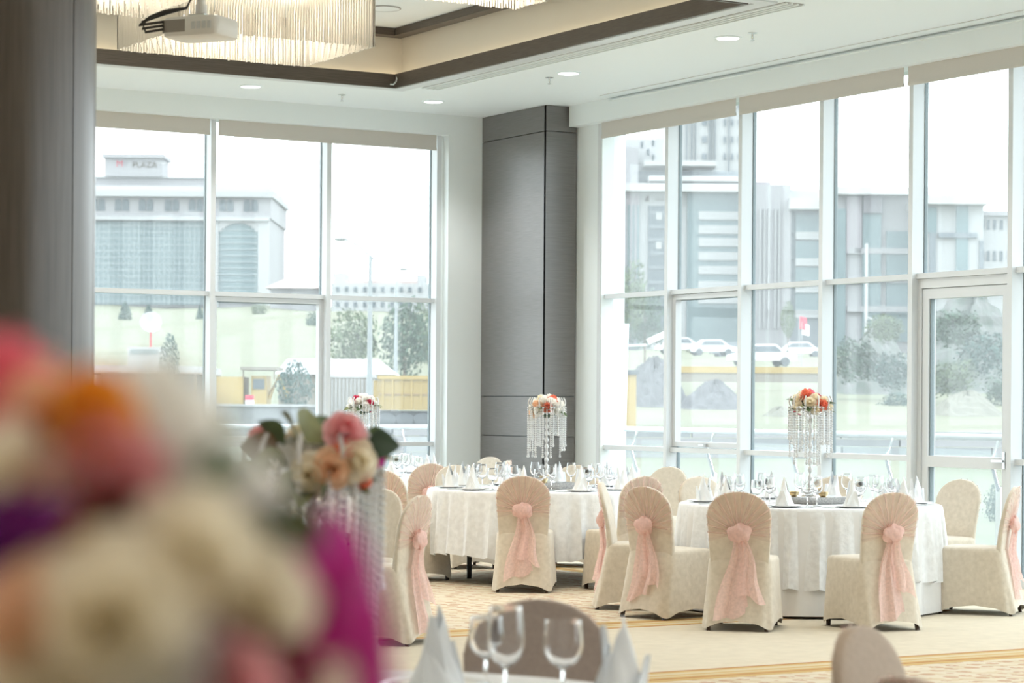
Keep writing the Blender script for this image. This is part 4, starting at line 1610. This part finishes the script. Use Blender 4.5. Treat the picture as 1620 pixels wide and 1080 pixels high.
B = Far('textured_building', 'pale building with a textured tower and glazed wing beyond the white cars', 'building', 1245, 570, 270)
B.box('wall', 'stone_pale', 1190, 1250, 292, 570, 0, 20)
B.box('wall', 'stone_grey', 1250, 1322, 330, 570, .8, 20)
B.box('upper_block', 'stone_pink', 1190, 1222, 284, 318, 3, 18)
B.box('upper_block', 'stone_white', 1246, 1300, 296, 318, 3, 18)
B.box('fascia', 'roof_white', 1246, 1324, 314, 332, -1.5, 20)
for x in (1200, 1207, 1214, 1224, 1230):
    B.box('rib', 'stone_white', x, x + 2, 330, 520, -.3, 0)
for y in (346, 388, 430, 470):
    B.box('side_window', 'far_window', 1249, 1256, y, y + 22, .4, .9)
    B.box('balcony_band', 'stone_white', 1258, 1322, y + 20, y + 32, .2, .9)
    B.box('glazing', 'curtain_glass', 1258, 1322, y - 8, y + 20, .5, .9)

B = Far('mauve_building', 'low office with mauve louvres over tall glass strips', 'building', 1385, 590, 265)
B.box('wall', 'stone_pale', 1322, 1462, 306, 590, .8, 22)
B.box('fascia', 'roof_white', 1318, 1464, 297, 309, -1.5, 22)
B.box('glass_strip', 'curtain_glass', 1320, 1337, 330, 560, .2, .9)
B.box('panel', 'stone_pink', 1338, 1362, 311, 400, .1, .9)
B.box('louvre_box', 'stone_grey', 1364, 1394, 309, 337, -.2, .9)
for i in range(9):
    B.box('louvre', 'stone_pink', 1364.5 + i * 3.3, 1366 + i * 3.3, 309, 337, -.35, -.2)
B.box('glass_strip', 'curtain_glass', 1364, 1393, 337, 540, .2, .9)
B.box('glass_strip', 'curtain_glass', 1402, 1440, 365, 540, .4, .9)
for y in (392, 438, 484):
    B.box('floor_band', 'stone_pale', 1340, 1460, y, y + 9, .1, .9)

B = Far('corner_office', 'white office corner with tall teal window strips behind the door glass', 'building', 1530, 600, 255)
B.box('wall', 'stone_white', 1462, 1556, 322, 600, .6, 20)
B.box('fascia', 'roof_white', 1458, 1560, 310, 324, -1.0, 20)
B.box('wing', 'stone_white', 1556, 1660, 336, 600, 3, 24)
B.box('wing_roof', 'stone_pale', 1556, 1664, 330, 338, 2.4, 25)
B.box('glass_strip', 'curtain_glass', 1466, 1481, 328, 368, .3, .7)
B.box('glass_strip', 'stone_grey', 1470, 1480, 368, 520, .3, .7)
B.box('glass_strip', 'curtain_glass', 1512, 1531, 325, 520, .3, .7)
B.box('floor_band', 'stone_grey', 1484, 1545, 368, 376, .1, .7)
B.box('glass_strip', 'stone_grey', 1549, 1556, 380, 424, .3, .7)
for x in (1563, 1571, 1581, 1592, 1605):
    for y in (352, 402, 450):
        B.box('window', 'far_window', x - 3, x + 2, y - 8, y + 8, 2.9, 3.1)


# trees and shrubs
def foliage(seed, n, shape, leaf):
    rnd = random.Random(seed)
    b = MB()
    for _ in range(n):
        while True:
            p = Vector((rnd.uniform(-1, 1), rnd.uniform(-1, 1), rnd.uniform(-1, 1)))
            if .25 < p.length < 1:
                break
        if shape == 'cone':
            q = (1 - (p.z + 1) / 2) ** .75 + .06
            p = Vector((p.x * q, p.y * q, p.z))
        elif shape == 'tall':
            q = .5 + .5 * cos(p.z * 1.4)
            p = Vector((p.x * q, p.y * q, p.z))
        else:
            p = p * (1 + .22 * sin(5 * p.x + 2) * sin(4 * p.z + seed) + .12 * sin(9 * p.y))
        a = Vector((rnd.gauss(0, 1), rnd.gauss(0, 1), rnd.gauss(0, 1))).normalized()
        c_2 = a.orthogonal().normalized()
        d_ = a.cross(c_2)
        s_ = leaf * rnd.uniform(.6, 1.3)
        b.add([p - c_2 * s_, p + d_ * s_ * .5, p + c_2 * s_, p - d_ * s_ * .5], [(0, 1, 2, 3)])
    return b


FOL = {('blob', 'tree_green'): foliage(1, 1700, 'blob', .085), ('blob', 'tree_light'): foliage(2, 1700, 'blob', .085), ('cone', 'tree_teal'): foliage(3, 1200, 'cone', .085), ('tall', 'tree_teal'): foliage(4, 1000, 'tall', .085), ('tall', 'tree_green'): foliage(5, 1000, 'tall', .085), ('tall', 'tree_light'): foliage(7, 1000, 'tall', .085), ('blob', 'tree_teal'): foliage(6, 1400, 'blob', .085)}
FOL = {k_: v_.mesh('foliage', k_[1]) for k_, v_ in FOL.items()}


def tree(label, shape, m_, px, py, d, wpx, hpx, trunk=True, name='tree', group='trees outside'):
    """px,py: centre of the crown."""
    p = at(px, py, d)
    k_ = d / 3700
    lat = (px - 810) * k_
    gz = min(ground_z(lat, d), p.z - hpx * k_ / 2)
    o = thing(name, label, 'tree', (p.x, p.y, gz), random.uniform(0, 6), group)
    f = inst('foliage', FOL[(shape, m_)], o, (0, 0, p.z - gz))
    f.scale = (wpx * k_ / 2, wpx * k_ / 2, hpx * k_ / 2)
    o['crown'] = px
    if trunk:
        h = p.z - gz
        r = max(.04, wpx * k_ * .03)
        MB().tube([(0, 0, 0), (.02, 0, h * .5), (0, .02, h * 1.1)], [r * 1.3, r, r * .4], 6).obj('trunk', 'bark', o, True)


tree('dark conical shrub on the field, left of the pair', 'cone', 'tree_teal', 198, 494, 215, 30, 38)
tree('dark conical shrub on the field, right of the pair', 'cone', 'tree_teal', 235, 497, 215, 25, 34)
tree('dark conical shrub half hidden by the first mullion', 'cone', 'tree_teal', 316, 500, 215, 20, 36)
tree('slender young tree standing before the shed roof', 'tall', 'tree_teal', 268, 575, 84, 34, 100)
tree('bushy green young tree before the yellow machine', 'tall', 'tree_teal', 466, 612, 80, 62, 90)
tree('large light green tree behind the nearer street lamp', 'blob', 'tree_light', 560, 545, 125, 76, 110)
tree('large green tree behind the farther street lamp', 'blob', 'tree_green', 640, 535, 120, 78, 120)
tree('pale tree at the edge of the white window jamb', 'blob', 'tree_light', 690, 545, 135, 80, 130)
tree('light green tree low on the field', 'blob', 'tree_light', 410, 492, 230, 26, 26)
tree('dark shrub at the right of the field', 'blob', 'tree_teal', 494, 512, 200, 22, 40)
tree('bright green tree beside the grey column window', 'blob', 'tree_light', 988, 470, 120, 70, 110)
tree('green tree in front of the glass office', 'blob', 'tree_green', 1020, 505, 125, 64, 90)
tree('light green tree behind the flags', 'tall', 'tree_light', 1247, 505, 190, 26, 60)
tree('small bush behind the right chair outside the door', 'blob', 'tree_teal', 1578, 800, 34, 40, 70, True, 'shrub')
for i, (px, py, w_, h_) in enumerate(((1350, 570, 80, 70), (1410, 585, 70, 60), (1400, 520, 60, 46), (1510, 520, 90, 60), (1560, 560, 90, 70), (1505, 600, 80, 60), (1590, 620, 70, 50), (1420, 640, 60, 40))):
    tree('', 'blob', ('tree_green', 'tree_teal', 'tree_light')[i % 3], px, py, 100 - i * .8, w_, h_, False, 'shrub', 'shrubs on the mound')
shr = sorted([o for o in COL.objects if o.get('group') == 'shrubs on the mound'], key=lambda o: o['crown'])
for i, o in enumerate(shr):
    o['label'] = ORD[i] + ' leafy shrub from the left on the earth mounds outside'
    o['category'] = 'shrub'


# mounds of earth, gravel and sand
def mound(name, label, m_, px, ytop, d, wpx, seed, deep=.8):
    rnd = random.Random(seed)
    k_ = d / 3700
    p = at(px, ytop, d)
    lat = (px - 810) * k_
    gz = ground_z(lat, d) - .3
    h = p.z - gz
    R = wpx * k_ / 2
    b = MB()
    n, m2 = 40, 14
    ph = [rnd.uniform(0, 6) for _ in range(6)]

    def P(i, j):
        t = 2 * pi * i / n
        v = j / m2
        r = R * v * (1 + .12 * sin(2 * t + ph[0]) + .08 * sin(5 * t + ph[1]))
        z = h * (cos(min(1, v) * pi) * .5 + .5) ** .9 * (1 + .10 * sin(3 * t + ph[2] + 4 * v)) + rnd.uniform(-.05, .05) * h * (1 if 0 < v < 1 else 0)
        return (r * cos(t), r * sin(t) * deep, max(0, z) if v < 1 else 0)
    b.grid(P, n, m2, True)
    o = tag(b.obj(name, m_, None, False, (p.x, p.y, gz), -YAW), label, 'mound', 'earth mounds outside')
    return o


mound('earth_mound', 'large earth mound seen through the door glass', 'dirt', 1540, 478, 112, 330, 1)
mound('earth_mound', 'earth mound left of the door behind the crystal stand', 'dirt', 1385, 520, 108, 190, 2)
mound('gravel_mound', 'dark gravel heap beside the grey column window', 'gravel', 1035, 572, 92, 150, 3)
mound('gravel_mound', 'low gravel heap under the parked white cars', 'gravel', 1130, 605, 90, 150, 4)
mound('sand_mound', 'pale sand heap left of the right crystal stand', 'sand', 1235, 645, 84, 110, 5)
mound('sand_mound', 'pale sand heap seen low through the door glass', 'sand', 1530, 622, 86, 190, 6)

# retaining wall of long stones
rw = thing('retaining_wall', 'low grey retaining wall of long stone courses beyond the railing', 'wall', E(9, 60, -.2), -YAW)
sm = [MB().box(-1.9, 1.9, -.2, .2, -.09, .09).mesh('stone', 'paving'), MB().box(-1.9, 1.9, -.2, .2, -.09, .09).mesh('stone', 'stone_pale')]
for j in range(5):
    for i in range(8):
        inst('stone', sm[(i + j) % 2], rw, (-14 + i * 3.85 + (j % 2) * 1.5, .1 * j, .10 + j * .20))

# street lamps
for (lb, px, pt, d, ax, ay) in (('curved street lamp with a long arm, left of the two', 586, 405, 75, -50, 26), ('street lamp with a short head, right of the two', 627, 450, 110, 12, 24)):
    k_ = d / 3700
    p = at(px, pt, d)
    gz = ground_z((px - 810) * k_, d)
    o = thing('street_lamp', lb, 'street lamp', (p.x, p.y, gz), -YAW, 'street lamps')
    h = p.z - gz
    MB().tube([(0, 0, 0), (0, 0, h)], [.11, .055], 8).obj('pole', 'lamp_grey', o, True)
    MB().tube([(.15 if ax < 0 else 0, 0, h - .15 if ax < 0 else h), (0, 0, h), (ax * k_ * .4, 0, h + ay * k_ * .65), (ax * k_ * .8, 0, h + ay * k_)], .035, 6).obj('arm', 'lamp_grey', o, True)
    MB().ball((ax * k_ * .95, 0, h + ay * k_ * 1.03), .22, 8, 6, .35).obj('lamp_head', 'lamp_grey', o, True)
# floodlight pole on the lawn right
p = at(990, 512, 40)
o = thing('floodlight', 'white floodlight on a slim pole before the gravel heap', 'floodlight', (p.x, p.y, -.2), -YAW)
h = p.z + .2
MB().tube([(-.06, 0, 0), (0, 0, h)], .055, 8).obj('pole', 'aluminium', o, True)
MB().tube([(-.08, 0, h - .38), (.36, 0, h - .36)], .022, 6).obj('cross_arm', 'aluminium', o, True)
MB().box(-.16, .16, -.10, .10, -.055, .055, Matrix.Rotation(radians(-24), 3, 'Y'), Vector((.52, 0, h - .24))).obj('lamp_head', 'car_white', o)
MB().tube([(.36, 0, h - .38), (.50, 0, h - .30)], .02, 6).obj('bracket', 'lamp_grey', o, True)

# yard at the left: shed, tents, containers, machines
B = Far('open_shed', 'open shed with pale roof on dark posts below the field', 'shed', 235, 690, 95)
B.box('roof', 'tent_white', 120, 325, 580, 590, -2, 5)
B.box('roof_edge', 'wood_post', 120, 325, 590, 592.5, -2.1, 5)
for x in (172, 222, 316):
    B.box('post', 'wood_post', x, x + 3.5, 592, 690, -1.9, -1.75)
B.box('back_panel', 'tent_white', 120, 325, 592, 690, 4.6, 4.8)
B = Far('white_tent', 'long white tent roof behind the yellow tipper truck', 'tent', 560, 690, 104)
B.box('wall', 'container_tan', 440, 618, 592, 690, 0, 5)
k = B.k
MB().add([((436 - 560) * k, -.5, 98 * k), ((624 - 560) * k, -.5, 98 * k), ((624 - 560) * k, 5.5, 98 * k), ((436 - 560) * k, 5.5, 98 * k), ((446 - 560) * k, 2.5, 124 * k), ((592 - 560) * k, 2.5, 124 * k)], [(0, 1, 5, 4), (1, 2, 5), (2, 3, 4, 5), (3, 0, 4), (3, 2, 1, 0)]).obj('roof', 'tent_white', B.o)
B = Far('site_van', 'white boxy van roof above the shed', 'van', 228, 600, 125)
B.box('body', 'tent_white', 202, 254, 549, 600, 0, 2.4)
B.box('windows', 'mullion_pale', 206, 250, 553, 561, -.03, .01)
B = Far('shipping_container', 'pale container left of the yellow tipper truck', 'container', 555, 690, 92)
B.box('body', 'container_tan', 522, 588, 596, 690, 0, 2.4)
for i in range(11):
    B.box('rib', 'stone_white', 524 + i * 6, 526 + i * 6, 599, 688, -.05, 0)
B.box('top_rail', 'tent_white', 520, 590, 592, 597, -.06, 2.4)
B = Far('tipper_truck', 'yellow tipper truck beside the white window jamb', 'truck', 645, 690, 88)
B.box('tipper_body', 'truck_yellow', 600, 720, 598, 648, 0, 2.4)
for i in range(8):
    B.box('rib', 'truck_yellow', 604 + i * 15, 607 + i * 15, 600, 648, -.08, 0)
B.box('rim', 'truck_yellow', 597, 722, 594, 600, -.1, 2.5)
B.box('side_rail', 'leaf_brown', 600, 720, 623, 624.5, -.05, 0)
B.box('front_panel', 'truck_yellow', 590, 600, 602, 640, .2, 2.2)
B.box('chassis', 'truck_dark', 596, 720, 650, 668, .4, 2.0)
k = B.k
for x in (612, 640, 668, 700):
    m = MB()
    m.lathe([(.01, -.15), (.40, -.15), (.44, -.08), (.44, .12), (.40, .15), (.01, .15)], 18)
    w_ = m.obj('wheel', 'truck_dark', B.o, True, ((x - 645) * k, .25, .44))
    w_.rotation_euler = (pi / 2, 0, 0)
B.box('mudguard', 'tent_white', 676, 694, 655, 662, -.02, .3)
B = Far('excavator', 'yellow excavator behind the casement window', 'excavator', 395, 690, 90)
B.box('body', 'truck_yellow', 342, 384, 596, 640, 0, 2.2)
B.box('counterweight', 'container_tan', 338, 346, 600, 640, .1, 2.1)
B.box('cab', 'truck_yellow', 396, 420, 594, 640, .2, 2)
B.box('cab_window', 'far_window', 399, 417, 599, 615, .15, .25)
B.box('canopy', 'container_tan', 380, 438, 580, 585, -.2, 2.4)
B.box('canopy_post', 'wood_post', 383, 385, 585, 600, 0, .1)
B.box('canopy_post', 'wood_post', 432, 434, 585, 600, 0, .1)
B.box('track', 'truck_dark', 342, 428, 664, 690, .0, .6)
B.box('undercarriage', 'truck_dark', 350, 420, 640, 664, .2, 2)
b = MB()
b.tube([((420 - 395) * B.k, 1, 60 * B.k), ((436 - 395) * B.k, 1, 96 * B.k), ((452 - 395) * B.k, 1, 60 * B.k)], .12, 6)
b.obj('arm', 'truck_yellow', B.o)
B = Far('concrete_barrier', 'grey concrete parapet outside the casement window', 'barrier', 390, 690, 52)
B.box('body', 'paving', 330, 500, 642, 690, 0, .4)
B.box('coping', 'stone_white', 328, 502, 639, 643, -.06, .46)
B = Far('traffic_barrel', 'red and white traffic barrel before the excavator', 'barrel', 394, 640, 70)
B.box('barrel_stripe', 'flag_red', 388, 400, 625, 633, 0, .3)
B.box('barrel_stripe', 'flag_white', 388, 400, 633, 641, 0, .3)
B = Far('satellite_dish', 'white satellite dish on a red mast in the field', 'satellite dish', 238, 560, 135)
MB().lathe([(.001, 0), (.35, .06), (.60, .2), (.62, .2), (.36, .04), (.001, -.03)], 20, cap=False).obj('dish', 'tent_white', B.o, True, (0, 0, 1.8)).rotation_euler = (radians(75), 0, .2)
MB().tube([(0, .1, -.5), (0, .1, 1.8)], .05, 6).obj('mast', 'flag_red', B.o)
B = Far('yellow_cabin', 'small yellow site cabin with a dark roof left of the gravel heap', 'cabin', 986, 690, 74)
B.box('body', 'truck_yellow', 960, 1006, 592, 690, 0, 1.6)
B.box('roof', 'truck_dark', 956, 1010, 585, 592, -.1, 1.8)
B = Far('yellow_boom', 'long yellow crane boom lying beyond the gravel', 'boom', 1180, 600, 110)
B.box('beam', 'truck_yellow', 1066, 1310, 580, 590, 0, .5)
B.box('lower_beam', 'container_tan', 1066, 1300, 590, 604, .05, .6)


# parked cars
def car(label, px, py, d, m_, turn):
    p = at(px, py, d)
    o = thing('car', label, 'car', p, -YAW + radians(turn), 'parked cars')
    prof_ = [(-2.1, .35), (-2.1, .75), (-1.5, .86), (-.9, 1.38), (.7, 1.42), (1.4, .92), (2.05, .80), (2.12, .40)]
    b = MB()
    b.loft([[(x, -.85, z) for x, z in prof_], [(x * .98, -.6, z + .03) for x, z in prof_], [(x * .98, .6, z + .03) for x, z in prof_], [(x, .85, z) for x, z in prof_]])
    b.obj('body', m_, o)
    MB().add([(-1.25, -.87, .92), (-.82, -.87, 1.30), (.62, -.87, 1.33), (1.1, -.87, .95), (-1.25, .87, .92), (-.82, .87, 1.30), (.62, .87, 1.33), (1.1, .87, .95)], [(0, 1, 2, 3), (7, 6, 5, 4), (0, 4, 5, 1), (1, 5, 6, 2), (2, 6, 7, 3), (3, 7, 4, 0)]).obj('windows', 'car_dark', o)
    for x in (-1.3, 1.3):
        for y in (-.8, .8):
            w2 = MB().lathe([(.01, -.1), (.30, -.1), (.33, 0), (.30, .1), (.01, .1)], 14).obj('wheel', 'truck_dark', o, True, (x, y, .33))
            w2.rotation_euler = (pi / 2, 0, 0)


car('white car parked before the glass office, right of the pair', 1126, 563, 205, 'car_white', 8)
car('dark car behind the white car at the glass office', 1160, 566, 215, 'car_dark', 5)
car('white car at the far left of the office forecourt', 1075, 560, 205, 'car_white', 4)
car('nearest white car beside the second wide mullion', 1205, 580, 150, 'car_white', 12)
car('small white car below the flags', 1265, 566, 210, 'car_white', 0)

for lb, px, pt, m_ in (('red flag on a white pole before the textured building', 1270, 500, 'flag_red'), ('white flag on a pole beside the red flag', 1274, 511, 'flag_white')):
    k_ = 170 / 3700
    p = at(px, pt, 170)
    o = thing('flag', lb, 'flag', (p.x, p.y, p.z - 70 * k_), -YAW, 'flags')
    MB().tube([(-.25, 0, 0), (-.25, 0, 72 * k_)], .035, 6).obj('flagpole', 'stone_white', o)
    b = MB()
    b.grid(lambda i, j: (-.25 + .55 * i / 6, .08 * sin(i * 1.2), 70 * k_ - (.9 if m_ == 'flag_red' else .8) * j / 5 - .15 * i / 6), 6, 5)
    b.obj('flag_cloth', m_, o)
p = at(1371, 385, 200)
o = thing('light_mast', 'thin white mast with a side arm before the mauve building', 'mast', (p.x, p.y, ground_z(30, 200)), -YAW)
h = p.z - o.location.z
MB().tube([(0, 0, 0), (0, 0, h)], .14, 6).obj('mast', 'tent_white', o)
MB().tube([(0, 0, h - 115 * 200 / 3700), (32 * 200 / 3700, 0, h - 133 * 200 / 3700)], .07, 6).obj('side_arm', 'tent_white', o)
